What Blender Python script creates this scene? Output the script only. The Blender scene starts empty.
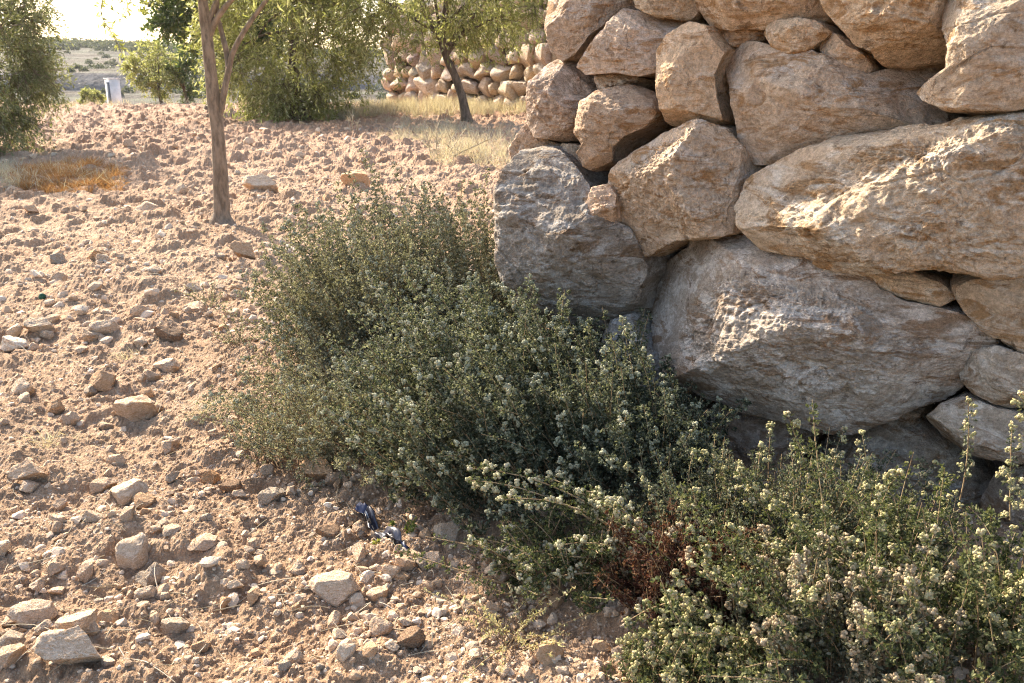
import bpy, bmesh, math, random
import numpy as np
from mathutils import Vector

random.seed(7)
RNG = np.random.default_rng(11)
SC = bpy.context.scene
COL = SC.collection

# ------------------------------------------------------------------ camera
CAM_H = 1.1
PITCH = math.radians(17.0)
FPX = 887.0
W, H = 1024.0, 683.0
cd = bpy.data.cameras.new('camera')
cam = bpy.data.objects.new('camera', cd)
COL.objects.link(cam)
cam.location = (0, 0, CAM_H)
cam.rotation_euler = (math.pi / 2 - PITCH, 0, 0)
cd.sensor_width = 36.0
cd.lens = 36.0 * FPX / W
cd.clip_start = 0.02
cd.clip_end = 3000
cd.dof.use_dof = True
cd.dof.focus_distance = 2.5
cd.dof.aperture_fstop = 11.0
SC.camera = cam

# ------------------------------------------------------------------ light
SUN_EL = math.radians(34)
SUN_DIR = Vector((-0.635 * math.cos(SUN_EL), 0.772 * math.cos(SUN_EL), math.sin(SUN_EL))).normalized()
world = bpy.data.worlds.new('World')
SC.world = world
world.use_nodes = True
nt = world.node_tree
bg = nt.nodes['Background']
sky = nt.nodes.new('ShaderNodeTexSky')
sky.sky_type = 'NISHITA'
sky.sun_disc = False
sky.sun_elevation = SUN_EL
sky.sun_rotation = math.atan2(SUN_DIR.x, SUN_DIR.y)
sky.dust_density = 3.0
sky.air_density = 1.0
sky.ozone_density = 1.0
nt.links.new(sky.outputs[0], bg.inputs[0])
bg.inputs[1].default_value = 0.145
sd = bpy.data.lights.new('sun', 'SUN')
sd.energy = 4.9
sd.angle = math.radians(0.53)
sd.color = (1.0, 0.89, 0.73)
sun = bpy.data.objects.new('sun', sd)
COL.objects.link(sun)
sun.rotation_euler = SUN_DIR.to_track_quat('Z', 'Y').to_euler()
sun.location = (-20, 12, 20)

SC.view_settings.view_transform = 'Standard'
SC.view_settings.look = 'None'
SC.view_settings.exposure = 1.84
SC.view_settings.gamma = 1.0
SC.view_settings.use_curve_mapping = False
SC.render.engine = 'CYCLES'
SC.cycles.use_denoising = True
SC.cycles.denoising_prefilter = 'NONE'
SC.cycles.use_adaptive_sampling = False
SC.cycles.sampling_pattern = 'BLUE_NOISE'
SC.cycles.filter_width = 1.1
SC.cycles.sample_clamp_indirect = 6
SC.cycles.max_bounces = 8
SC.cycles.transparent_max_bounces = 6
SC.cycles.volume_bounces = 0
SC.cycles.caustics_reflective = False
SC.cycles.caustics_refractive = False

# ------------------------------------------------------------------ helpers: pixels of the photograph to places
CP, SP = math.cos(PITCH), math.sin(PITCH)
def ray(u, v):
    a = (u - W / 2) / FPX; b = (v - H / 2) / FPX
    return np.array([a, CP - b * SP, -(SP + b * CP)])
def on_ground(u, v, z=0.0):
    d = ray(u, v); t = (z - CAM_H) / d[2]
    return np.array([0, 0, CAM_H]) + d * t
def at_dist(u, v, y):
    d = ray(u, v); return np.array([0, 0, CAM_H]) + d * (y / d[1])

# ------------------------------------------------------------------ helpers: noise
def _h(*k):
    x = np.zeros_like(k[0], dtype=np.uint32) + np.uint32(0x9E3779B9)
    for i, v in enumerate(k):
        x ^= (v.astype(np.int64) & 0xFFFFFFFF).astype(np.uint32) * np.uint32([0x85EBCA6B, 0xC2B2AE35, 0x27D4EB2F, 0x165667B1][i])
        x ^= x >> np.uint32(15); x = x * np.uint32(0x2C1B3C6D)
        x ^= x >> np.uint32(12); x = x * np.uint32(0x297A2D39)
    x ^= x >> np.uint32(15)
    return x
def _r(*k):
    return _h(*k).astype(np.float64) / 4294967295.0
def noise3(P, seed=0):
    P = np.asarray(P, dtype=np.float64); i = np.floor(P).astype(np.int64); f = P - i
    u = f * f * f * (f * (f * 6 - 15) + 10)
    s = np.full(len(P), seed)
    out = 0
    for dx in (0, 1):
        wx = u[:, 0] if dx else 1 - u[:, 0]
        for dy in (0, 1):
            wy = u[:, 1] if dy else 1 - u[:, 1]
            for dz in (0, 1):
                wz = u[:, 2] if dz else 1 - u[:, 2]
                h = _h(i[:, 0] + dx, i[:, 1] + dy, i[:, 2] + dz, s)
                g = (h & np.uint32(1023)).astype(np.float64) / 511.5 - 1
                g2 = ((h >> np.uint32(10)) & np.uint32(1023)).astype(np.float64) / 511.5 - 1
                g3 = ((h >> np.uint32(20)) & np.uint32(1023)).astype(np.float64) / 511.5 - 1
                out = out + wx * wy * wz * (g * (f[:, 0] - dx) + g2 * (f[:, 1] - dy) + g3 * (f[:, 2] - dz))
    return out * 1.3
def noise2(x, y, seed=0):
    ix = np.floor(x).astype(np.int64); iy = np.floor(y).astype(np.int64)
    fx = x - ix; fy = y - iy
    ux = fx * fx * fx * (fx * (fx * 6 - 15) + 10); uy = fy * fy * fy * (fy * (fy * 6 - 15) + 10)
    s = np.full(ix.shape, seed)
    out = 0
    for dx in (0, 1):
        wx = ux if dx else 1 - ux
        for dy in (0, 1):
            wy = uy if dy else 1 - uy
            h = _h(ix + dx, iy + dy, s)
            g = (h & np.uint32(65535)).astype(np.float64) / 32767.5 - 1
            g2 = (h >> np.uint32(16)).astype(np.float64) / 32767.5 - 1
            out = out + wx * wy * (g * (fx - dx) + g2 * (fy - dy))
    return out * 1.5
def fbm3(P, oct=4, seed=0, gain=0.5, ridged=False):
    a = 1.0; o = 0; Q = np.array(P, dtype=np.float64)
    for k in range(oct):
        n = noise3(Q, seed + k * 17)
        if ridged: n = 0.5 - np.abs(n) * 1.6
        o = o + a * n; a *= gain; Q = Q * 2.03 + 7.7
    return o
def fbm2(x, y, oct=4, seed=0, gain=0.5):
    a = 1.0; o = 0
    for k in range(oct):
        o = o + a * noise2(x, y, seed + k * 13); a *= gain; x = x * 2.07 + 3.1; y = y * 2.07 - 1.7
    return o
def lumps(x, y, cell, seed, dens=0.7):
    """rounded lumps of random height, one per cell"""
    X = x / cell; Y = y / cell
    ix = np.floor(X).astype(np.int64); iy = np.floor(Y).astype(np.int64)
    best = np.zeros_like(X); s = np.full(ix.shape, seed)
    for dx in (-1, 0, 1):
        for dy in (-1, 0, 1):
            cx = ix + dx; cy = iy + dy
            px = cx + 0.15 + 0.7 * _r(cx, cy, s); py = cy + 0.15 + 0.7 * _r(cx, cy, s + 1)
            hh = _r(cx, cy, s + 2); hh = np.where(hh < dens, 0.25 + 0.75 * hh / dens, 0)
            rad = 0.35 + 0.45 * _r(cx, cy, s + 3); th = _r(cx, cy, s + 4) * 3.14
            ex = (X - px) * np.cos(th) + (Y - py) * np.sin(th); ey = (-(X - px) * np.sin(th) + (Y - py) * np.cos(th)) * 1.4
            d2 = (ex * ex + ey * ey) / (rad * rad)
            best = np.maximum(best, hh * np.clip(1.25 * (1 - d2 ** 0.6), 0, 0.8) * rad * 1.4)
    return best

# ------------------------------------------------------------------ helpers: meshes
def make_mesh(name, pieces, mats, smooth=True, fmat=None):
    """pieces: list of (V, F) arrays; ONE mesh datablock"""
    Vs, loops, starts, mi = [], [], [], []
    off = 0; lo = 0
    for k, p in enumerate(pieces):
        V, F = p[0], p[1]
        if len(V) == 0: continue
        Vs.append(V); F = np.asarray(F, dtype=np.int64)
        loops.append((F + off).ravel()); n = F.shape[1]
        starts.append(lo + np.arange(len(F)) * n); lo += F.size
        mi.append(np.full(len(F), p[2] if len(p) > 2 else 0, dtype=np.int32))
        off += len(V)
    V = np.concatenate(Vs); L = np.concatenate(loops); S = np.concatenate(starts); M = np.concatenate(mi)
    me = bpy.data.meshes.new(name)
    me.vertices.add(len(V)); me.vertices.foreach_set('co', V.astype(np.float32).ravel())
    me.loops.add(len(L)); me.loops.foreach_set('vertex_index', L.astype(np.int32))
    me.polygons.add(len(S)); me.polygons.foreach_set('loop_start', S.astype(np.int32))
    me.update(calc_edges=True)
    for m in (mats if isinstance(mats, (list, tuple)) else [mats]): me.materials.append(m)
    me.polygons.foreach_set('material_index', M)
    me.polygons.foreach_set('use_smooth', np.full(len(S), smooth, dtype=bool))
    me.update()
    return me
def add(name, me, parent=None, loc=None):
    o = bpy.data.objects.new(name, me); COL.objects.link(o)
    if parent is not None: o.parent = parent
    if loc is not None: o.location = tuple(float(q) for q in loc)
    return o
def thing(name, label, cat, loc=(0, 0, 0), group=None):
    o = bpy.data.objects.new(name, None); COL.objects.link(o); o.empty_display_size = 0.1
    o.location = tuple(float(q) for q in loc)
    return tag(o, label, cat, group)
def tag(o, label=None, cat=None, group=None, kind=None):
    if label: o['label'] = label
    if cat: o['category'] = cat
    if group: o['group'] = group
    if kind: o['kind'] = kind
    return o
def shift(pieces, loc):
    return [(p[0] - np.asarray(loc),) + tuple(p[1:]) for p in pieces]
def norm(a):
    return a / (np.linalg.norm(a, axis=-1, keepdims=True) + 1e-12)
def tube(path, radii, sides=8, knob=0.0):
    P = np.asarray(path, float); R = np.asarray(radii, float); n = len(P)
    T = norm(np.gradient(P, axis=0)); ref = np.array([0.31, 0.17, 0.93])
    if abs(np.dot(T[0], ref)) > 0.9: ref = np.array([0.9, 0.4, 0.1])
    A = norm(np.cross(T, ref)); B = np.cross(T, A)
    th = np.linspace(0, 2 * math.pi, sides, endpoint=False)
    V = P[:, None] + R[:, None, None] * (A[:, None] * np.cos(th)[None, :, None] + B[:, None] * np.sin(th)[None, :, None])
    V = V.reshape(-1, 3)
    if knob: V = V + (V - np.repeat(P, sides, 0)) * (knob * fbm3(V * 14 / max(1, R[0] * 12), 2, 5))[:, None]
    i = np.arange(n - 1)[:, None] * sides; j = np.arange(sides)[None]; j2 = (j + 1) % sides
    F = np.stack([i + j, i + j2, i + sides + j2, i + sides + j], -1).reshape(-1, 4)
    return V, F
def spline(pts, n=16):
    P = np.asarray(pts, float); m = len(P)
    if m == 2: t = np.linspace(0, 1, n)[:, None]; return P[0] * (1 - t) + P[1] * t
    E = np.vstack([2 * P[0] - P[1], P, 2 * P[-1] - P[-2]]); out = []
    ts = np.linspace(0, m - 1 - 1e-9, n)
    for t in ts:
        i = int(t); f = t - i; a, b, c, d = E[i], E[i + 1], E[i + 2], E[i + 3]
        out.append(0.5 * (2 * b + (c - a) * f + (2 * a - 5 * b + 4 * c - d) * f * f + (3 * b - a - 3 * c + d) * f ** 3))
    return np.array(out)
def tubes_many(B, M, T, r0, r1, K=7, sides=3):
    """many thin curved stems: quadratic Bezier from B over M to T"""
    t = np.linspace(0, 1, K)[None, :, None]
    P = B[:, None] * (1 - t) ** 2 + 2 * M[:, None] * t * (1 - t) + T[:, None] * t ** 2
    n = len(B); D = norm(np.gradient(P, axis=1))
    A = norm(np.cross(D, np.array([0.37, 0.81, 0.45]))); Bn = np.cross(D, A)
    R = (np.asarray(r0).reshape(-1, 1) * (1 - t[..., 0]) + np.asarray(r1).reshape(-1, 1) * t[..., 0])
    th = np.linspace(0, 2 * math.pi, sides, endpoint=False)
    V = P[:, :, None] + R[..., None, None] * (A[:, :, None] * np.cos(th)[None, None, :, None] + Bn[:, :, None] * np.sin(th)[None, None, :, None])
    V = V.reshape(-1, 3)
    s = (np.arange(n) * K * sides)[:, None, None]; i = (np.arange(K - 1) * sides)[None, :, None]; j = np.arange(sides)[None, None]; j2 = (j + 1) % sides
    F = np.stack([s + i + j, s + i + j2, s + i + sides + j2, s + i + sides + j], -1).reshape(-1, 4)
    return V, F
def leaves(P, D, length, width, rng, fold=0.25, six=False):
    """one small folded blade per point, base at P, pointing along D"""
    n = len(P); D = norm(D); L = np.broadcast_to(np.asarray(length, float), (n,)); Wd = np.broadcast_to(np.asarray(width, float), (n,))
    R = rng.normal(size=(n, 3)); S = norm(np.cross(D, R)); N = np.cross(S, D)
    L_, W_ = L[:, None], Wd[:, None]
    if not six:
        V = np.stack([P, P + D * L_ * 0.45 + S * W_ * 0.5 + N * W_ * fold, P + D * L_, P + D * L_ * 0.45 - S * W_ * 0.5 + N * W_ * fold], 1).reshape(-1, 3)
        k = np.arange(n)[:, None] * 4
        F = np.concatenate([k + np.array([[0, 1, 2]]), k + np.array([[0, 2, 3]])])
        return V, F
    c = -N * L_ * 0.12
    V = np.stack([P, P + D * L_ * 0.28 + S * W_ * 0.42 + N * W_ * fold, P + D * L_ * 0.68 + S * W_ * 0.40 + N * W_ * fold + c * 0.5, P + D * L_ + c * 1.4,
                  P + D * L_ * 0.68 - S * W_ * 0.40 + N * W_ * fold + c * 0.5, P + D * L_ * 0.28 - S * W_ * 0.42 + N * W_ * fold, P + D * L_ * 0.5], 1).reshape(-1, 3)
    k = np.arange(n)[:, None] * 7
    F = np.concatenate([k + np.array([q]) for q in ([0, 1, 6], [1, 2, 6], [2, 3, 6], [3, 4, 6], [4, 5, 6], [5, 0, 6])])
    return V, F
_ico = {}
def ico(s):
    if s not in _ico:
        bm = bmesh.new(); bmesh.ops.create_icosphere(bm, subdivisions=s, radius=1.0)
        V = np.array([v.co[:] for v in bm.verts]); F = np.array([[q.index for q in f.verts] for f in bm.faces]); bm.free()
        _ico[s] = (V, F)
    return _ico[s]
def blobs(P, rad, sub=1, rng=None, squash=None):
    """many little balls in one mesh"""
    V0, F0 = ico(sub); n = len(P); R = np.broadcast_to(np.asarray(rad, float), (n,))
    S = np.ones((n, 1, 3)) if squash is None else squash[:, None]
    V = P[:, None] + V0[None] * R[:, None, None] * S
    F = (np.arange(n) * len(V0))[:, None, None] + F0[None]
    return V.reshape(-1, 3), F.reshape(-1, 3)
def rand_rot(n, rng):
    q = norm(rng.normal(size=(n, 4))); w, x, y, z = q.T
    return np.stack([np.stack([1 - 2 * (y * y + z * z), 2 * (x * y - z * w), 2 * (x * z + y * w)], -1),
                     np.stack([2 * (x * y + z * w), 1 - 2 * (x * x + z * z), 2 * (y * z - x * w)], -1),
                     np.stack([2 * (x * z - y * w), 2 * (y * z + x * w), 1 - 2 * (x * x + y * y)], -1)], 1)

# ------------------------------------------------------------------ materials
class NT:
    def __init__(s, name):
        s.m = bpy.data.materials.new(name); s.m.use_nodes = True; s.t = s.m.node_tree
        s.b = s.t.nodes['Principled BSDF']; s.out = s.t.nodes['Material Output']
        s.b.inputs['Roughness'].default_value = 0.95
        s.b.inputs['Specular IOR Level'].default_value = 0.15
        s.tc = s.t.nodes.new('ShaderNodeTexCoord')
    def n(s, typ, **kw):
        o = s.t.nodes.new(typ)
        for k, v in kw.items(): setattr(o, k, v)
        return o
    def l(s, a, b): s.t.links.new(a, b)
    def noise(s, scale, detail=4, rough=0.55, co=None, stretch=None, dist=0.0):
        o = s.n('ShaderNodeTexNoise'); o.inputs['Scale'].default_value = scale; o.inputs['Detail'].default_value = detail
        o.inputs['Roughness'].default_value = rough; o.inputs['Distortion'].default_value = dist
        co = co or s.tc.outputs['Object']
        if stretch:
            mp = s.n('ShaderNodeMapping'); mp.inputs['Scale'].default_value = stretch; s.l(co, mp.inputs[0]); co = mp.outputs[0]
        s.l(co, o.inputs['Vector']); return o.outputs['Fac']
    def ramp(s, fac, p0, p1, c0=(0, 0, 0), c1=(1, 1, 1)):
        o = s.n('ShaderNodeValToRGB'); e = o.color_ramp.elements
        e[0].position = p0; e[1].position = p1; e[0].color = (*c0, 1); e[1].color = (*c1, 1)
        s.l(fac, o.inputs[0]); return o.outputs[0]
    def mix(s, fac, a, b, mode='MIX'):
        o = s.n('ShaderNodeMix', data_type='RGBA', blend_type=mode)
        for sock, v in ((o.inputs[0], fac), (o.inputs[6], a), (o.inputs[7], b)):
            if isinstance(v, (int, float)): sock.default_value = v
            elif isinstance(v, tuple): sock.default_value = (*v, 1)
            else: s.l(v, sock)
        return o.outputs[2]
    def bump(s, h, strength, dist, prev=None):
        o = s.n('ShaderNodeBump'); o.inputs['Strength'].default_value = strength; o.inputs['Distance'].default_value = dist
        s.l(h, o.inputs['Height'])
        if prev: s.l(prev, o.inputs['Normal'])
        return o.outputs[0]
    def done(s, col, nrm=None):
        s.l(col, s.b.inputs['Base Color'])
        if nrm: s.l(nrm, s.b.inputs['Normal'])
        return s.m

def limestone(name, a, b, patina, stain, pat_amt=0.55):
    q = NT(name)
    oi = q.n('ShaderNodeObjectInfo')
    c = q.mix(q.ramp(q.noise(5, 6, 0.65), 0.42, 0.58), a, b)
    c = q.mix(q.ramp(q.noise(8, 7, 0.68, stretch=(1, 1, 2.4), dist=0.5), pat_amt - 0.05, pat_amt + 0.06), c, patina)
    c = q.mix(q.ramp(q.noise(6.5, 6, 0.7, stretch=(1, 1, 3.0), dist=0.8), 0.51, 0.60), c, stain)
    c = q.mix(0.85, c, q.ramp(q.noise(70, 8, 0.8), 0.40, 0.60, (0.70, 0.68, 0.66), (1.2, 1.19, 1.18)), 'MULTIPLY')
    c = q.mix(0.7, c, q.ramp(q.noise(210, 4, 0.8), 0.40, 0.60, (0.80, 0.78, 0.76), (1.16, 1.15, 1.14)), 'MULTIPLY')
    pit = q.ramp(q.noise(26, 4, 0.7, dist=0.4), 0.34, 0.40, (0.42, 0.38, 0.34), (1, 1, 1))
    c = q.mix(0.75, c, pit, 'MULTIPLY')
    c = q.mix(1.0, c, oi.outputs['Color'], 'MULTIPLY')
    n = q.bump(q.noise(30, 8, 0.75, stretch=(1, 1, 1.6)), 0.8, 0.03)
    n = q.bump(q.noise(140, 6, 0.75), 0.7, 0.008, n)
    return q.done(c, n)
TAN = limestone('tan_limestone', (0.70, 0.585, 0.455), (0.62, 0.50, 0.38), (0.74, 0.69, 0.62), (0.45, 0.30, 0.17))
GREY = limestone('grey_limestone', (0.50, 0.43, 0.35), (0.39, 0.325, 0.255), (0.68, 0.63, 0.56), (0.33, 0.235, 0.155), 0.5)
FIELD = limestone('field_limestone', (0.63, 0.51, 0.39), (0.54, 0.42, 0.31), (0.72, 0.63, 0.53), (0.50, 0.34, 0.21))

def soil():
    q = NT('tilled_soil')
    co = q.tc.outputs['Object']
    c = q.mix(q.ramp(q.noise(1.3, 5, 0.6), 0.35, 0.65), (0.44, 0.275, 0.16), (0.53, 0.365, 0.235))
    sp = q.n('ShaderNodeSeparateXYZ'); q.l(co, sp.inputs[0])
    mr = q.n('ShaderNodeMapRange'); q.l(sp.outputs[1], mr.inputs[0]); mr.inputs[1].default_value = 4.5; mr.inputs[2].default_value = 16
    c = q.mix(mr.outputs[0], c, q.mix(q.ramp(q.noise(0.7, 6, 0.7), 0.42, 0.58), (0.33, 0.185, 0.11), (0.42, 0.265, 0.17)))  # redder earth towards the far end of the field
    c = q.mix(q.ramp(q.noise(9, 7, 0.75), 0.46, 0.68), c, (0.33, 0.215, 0.135))
    c = q.mix(q.ramp(q.noise(55, 5, 0.75), 0.54, 0.70), c, (0.66, 0.53, 0.41))
    c = q.mix(0.8, c, q.ramp(q.noise(150, 6, 0.75), 0.32, 0.68, (0.62, 0.60, 0.58), (1.18, 1.16, 1.13)), 'MULTIPLY')
    n = q.bump(q.noise(42, 8, 0.78), 0.9, 0.022)
    n = q.bump(q.noise(170, 5, 0.75), 0.8, 0.010, n)
    return q.done(c, n)
SOIL = soil()
def simple(name, c0, c1, scale=8, bump=None, rough=0.9, stretch=None):
    q = NT(name); q.b.inputs['Roughness'].default_value = rough
    nz = q.noise(scale, 5, 0.65, stretch=stretch)
    return q.done(q.mix(q.ramp(nz, 0.40, 0.60), c0, c1), q.bump(nz, bump[0], bump[1]) if bump else None)
BARK = simple('olive_bark', (0.13, 0.10, 0.07), (0.25, 0.19, 0.135), 30, (0.8, 0.03), stretch=(1, 1, 0.3))
DARKBARK = simple('dark_bark', (0.07, 0.05, 0.035), (0.16, 0.115, 0.08), 16, (0.9, 0.02), stretch=(1, 1, 0.3))
def leafmat(name, c0, c1, c2, trans=0.35, scale=9, rough=0.6, spec=0.3):
    """leaf with per-clump colour, lets some light through"""
    q = NT(name); q.b.inputs['Roughness'].default_value = rough; q.b.inputs['Specular IOR Level'].default_value = spec
    g = q.n('ShaderNodeNewGeometry')
    c = q.mix(q.ramp(q.noise(scale, 3, 0.6), 0.3, 0.7), c0, c1)
    c = q.mix(q.ramp(g.outputs['Random Per Island'], 0.5, 0.95), c, c2)  # tone varies per leaf; sunlit specks partly put into this paler colour
    q.l(c, q.b.inputs['Base Color'])
    tr = q.n('ShaderNodeBsdfTranslucent'); q.l(q.mix(1.0, c, (1.15, 1.15, 0.8), 'MULTIPLY'), tr.inputs[0])
    mx = q.n('ShaderNodeMixShader'); mx.inputs[0].default_value = trans
    q.l(q.b.outputs[0], mx.inputs[1]); q.l(tr.outputs[0], mx.inputs[2]); q.l(mx.outputs[0], q.out.inputs[0])
    return q.m
HERB = leafmat('herb_leaf', (0.043, 0.051, 0.028), (0.080, 0.090, 0.053), (0.25, 0.25, 0.165), 0.3, 7, 0.75, 0.15)
HERB_OLD = leafmat('dusty_herb_leaf', (0.085, 0.085, 0.052), (0.15, 0.145, 0.09), (0.37, 0.345, 0.24), 0.3, 7, 0.8, 0.1)
HERB_FRESH = leafmat('fresh_herb_leaf', (0.042, 0.054, 0.02), (0.078, 0.09, 0.036), (0.18, 0.18, 0.08), 0.34, 7, 0.7, 0.2)
BUD = leafmat('cream_flower', (0.30, 0.28, 0.125), (0.42, 0.37, 0.19), (0.50, 0.41, 0.25), 0.25, 25, 0.85, 0.1)
BUD_SUN = leafmat('sunlit_cream_flower', (0.36, 0.335, 0.19), (0.45, 0.41, 0.26), (0.52, 0.45, 0.31), 0.3, 25, 0.85, 0.1)  # brighter copy of the cream flower, sunlight put into its colour
BUDBROWN = leafmat('faded_flower', (0.30, 0.22, 0.13), (0.39, 0.30, 0.19), (0.44, 0.36, 0.24), 0.25, 25, 0.85, 0.1)
RUST = leafmat('rust_foliage', (0.062, 0.021, 0.014), (0.098, 0.044, 0.027), (0.155, 0.09, 0.052), 0.3, 8, 0.85, 0.1)
STEM = simple('herb_stem', (0.20, 0.13, 0.07), (0.34, 0.25, 0.14), 20)
STRAW = leafmat('straw', (0.34, 0.285, 0.20), (0.43, 0.37, 0.275), (0.52, 0.46, 0.37), 0.3, 5, 0.8, 0.1)
ORANGE = leafmat('orange_dry_grass', (0.24, 0.115, 0.045), (0.31, 0.16, 0.07), (0.38, 0.23, 0.12), 0.35, 4, 0.8, 0.1)
OLIVE = leafmat('olive_leaf', (0.09, 0.10, 0.045), (0.14, 0.145, 0.07), (0.26, 0.27, 0.17), 0.35, 1.4, 0.5, 0.35)
OLIVE_LIGHT = leafmat('olive_leaf_light', (0.14, 0.16, 0.045), (0.23, 0.235, 0.075), (0.42, 0.41, 0.22), 0.52, 1.2, 0.5, 0.35)
CAROB = leafmat('carob_leaf', (0.045, 0.075, 0.02), (0.075, 0.115, 0.03), (0.14, 0.17, 0.06), 0.3, 1.2, 0.5, 0.35)
OLIVE_MID = leafmat('olive_leaf_mid', (0.115, 0.13, 0.05), (0.17, 0.18, 0.075), (0.30, 0.30, 0.18), 0.4, 1.4, 0.5, 0.35)
FARLEAF = leafmat('far_leaf', (0.05, 0.06, 0.032), (0.08, 0.088, 0.045), (0.12, 0.125, 0.07), 0.3, 0.5)

# ------------------------------------------------------------------ ground
EDGE = 31.0
def macro(x, y):
    r = np.hypot(x, y)
    h = 0.09 * noise2(x * 0.11, y * 0.11, 3) * np.clip(r / 6, 0, 1) + 0.05 * noise2(x * 0.45, y * 0.45, 4)
    e = EDGE + 1.5 * noise2(x * 0.12, y * 0.0 + 5, 8)
    d = np.maximum(0, y - e)
    h = h - 0.10 * d - np.minimum(d, 8) * 0.02
    bank = np.clip((x + 4.5) / 3, 0, 1) * np.clip((y - 16.5) / 5, 0, 1)
    return np.where(d > 0, np.maximum(h, -3.2), h) + 0.15 * bank * (y < 60)
def ground_h(x, y):
    x = np.asarray(x, float); y = np.asarray(y, float)
    wx = x + 0.035 * noise2(x * 9, y * 9, 31) + 0.02 * noise2(x * 24, y * 24, 33)
    wy = y + 0.035 * noise2(x * 9, y * 9, 32) + 0.02 * noise2(x * 24, y * 24, 34)
    far = np.clip((np.hypot(x, y) - 4.5) / 7, 0, 1)
    h = macro(x, y)
    h = h + lumps(wx, wy, 0.42, 41, 0.4) * (0.035 + 0.10 * far)
    h = h + lumps(wx, wy, 0.17, 51, 0.5) * (0.040 + 0.055 * far)
    h = h + lumps(wx, wy, 0.075, 61, 0.55) * 0.020
    h = h + lumps(wx, wy, 0.034, 71, 0.6) * 0.012
    h = h + 0.035 * fbm2(x * 3.2, y * 3.2, 3, 81)
    rg_ = np.abs(fbm2(x * 13, y * 13, 4, 85, 0.62)); h = h + 0.013 * (0.4 - rg_) * (0.6 + 0.5 * far)
    h = h + 0.0048 * fbm2(x * 46, y * 46, 3, 91, 0.75) * (1 + 0.4 * far)
    return h
def gz(x, y):
    return float(ground_h(np.array([float(x)]), np.array([float(y)]))[0])
def build_ground():
    rs = list(np.linspace(0.2, 1.15, 24)); r = 1.15
    while r < 46:
        r += max(0.0055, 0.0021 * r ** 1.3); rs.append(r)
    rs += [50, 56, 64, 75]
    rs = np.array(rs)
    a = np.concatenate([np.linspace(-40, 40, 930), np.linspace(40, 320, 70)[1:-1]]) * math.pi / 180
    A, R = np.meshgrid(a, rs); X = R * np.sin(A); Y = R * np.cos(A)
    Z = ground_h(X.ravel(), Y.ravel())
    V = np.stack([X.ravel(), Y.ravel(), Z], -1)
    n, m = len(rs), len(a)
    i = np.arange(n - 1)[:, None] * m; j = np.arange(m)[None]; j2 = (j + 1) % m
    F = np.stack([i + j, i + m + j, i + m + j2, i + j2], -1).reshape(-1, 4)
    c = np.array([[0, 0, gz(0, 0)]]); Fc = np.stack([np.full(m, n * m), np.arange(m), (np.arange(m) + 1) % m], -1)
    me = make_mesh('ground', [(np.vstack([V, c]), F)], SOIL, smooth=False)
    o = add('ground', me); tag(o, kind='structure')
build_ground()

# valley and far hillside (one sheet to the horizon)
def hill_h(x, y):
    d = y
    knots_d = np.array([35, 60, 85, 100, 118, 120.5, 150, 185, 240, 300, 500, 1500.])
    knots_z = np.array([-2.2, -3.6, -3.2, -2.0, -1.5, 0.5, 1.1, 2.6, 4.7, 5.6, 5.0, 5.0])
    w = y + 8 * noise2(x * 0.02, y * 0.02, 7)
    h = np.interp(w, knots_d, knots_z)
    terr = np.clip((w - 70) / 40, 0, 1) * np.clip((300 - w) / 80, 0, 1)
    step = 13.0
    saw = (w / step) % 1.0
    h = h + terr * 0.45 * (np.clip(saw * 8, 0, 1) - saw)
    h = h + 0.35 * fbm2(x * 0.05, y * 0.05, 4, 9) * np.clip((y - 45) / 40, 0, 1)
    h = h + np.clip(-(x + 60) / 120, 0, 1) * 5 * np.clip((y - 120) / 100, 0, 1)
    return h
def hill_mat():
    q = NT('dry_hillside')
    g = q.n('ShaderNodeNewGeometry'); sx = q.n('ShaderNodeSeparateXYZ'); q.l(g.outputs['Normal'], sx.inputs[0])
    c = q.mix(q.ramp(q.noise(0.06, 5, 0.6), 0.4, 0.62), (0.050, 0.035, 0.022), (0.030, 0.028, 0.017))
    c = q.mix(q.ramp(q.noise(0.16, 5, 0.7), 0.52, 0.62), c, (0.06, 0.065, 0.035))
    steep = q.ramp(sx.outputs[2], 0.90, 0.985, (1, 1, 1), (0, 0, 0))
    c = q.mix(steep, c, q.mix(q.ramp(q.noise(0.9, 4), 0.4, 0.6), (0.08, 0.07, 0.065), (0.17, 0.15, 0.135)))
    return q.done(c, q.bump(q.noise(1.2, 5, 0.7), 0.8, 0.4))
def build_hill():
    ys = np.concatenate([np.linspace(35, 130, 240), np.linspace(131, 320, 200), [350, 420, 520, 700, 1000, 1500, 2400]])
    us = np.concatenate([np.linspace(-3.0, -0.75, 30)[:-1], np.linspace(-0.75, 0.25, 240), np.linspace(0.25, 3, 40)[1:]])
    Y, U = np.meshgrid(ys, us, indexing='ij'); X = U * Y
    Z = hill_h(X.ravel(), Y.ravel())
    V = np.stack([X.ravel(), Y.ravel(), Z], -1); n, m = Y.shape
    i = np.arange(n - 1)[:, None] * m; j = np.arange(m - 1)[None]
    F = np.stack([i + j, i + j + 1, i + m + j + 1, i + m + j], -1).reshape(-1, 4)
    o = add('hillside', make_mesh('hillside', [(V, F)], hill_mat())); tag(o, kind='structure')
build_hill()

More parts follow.
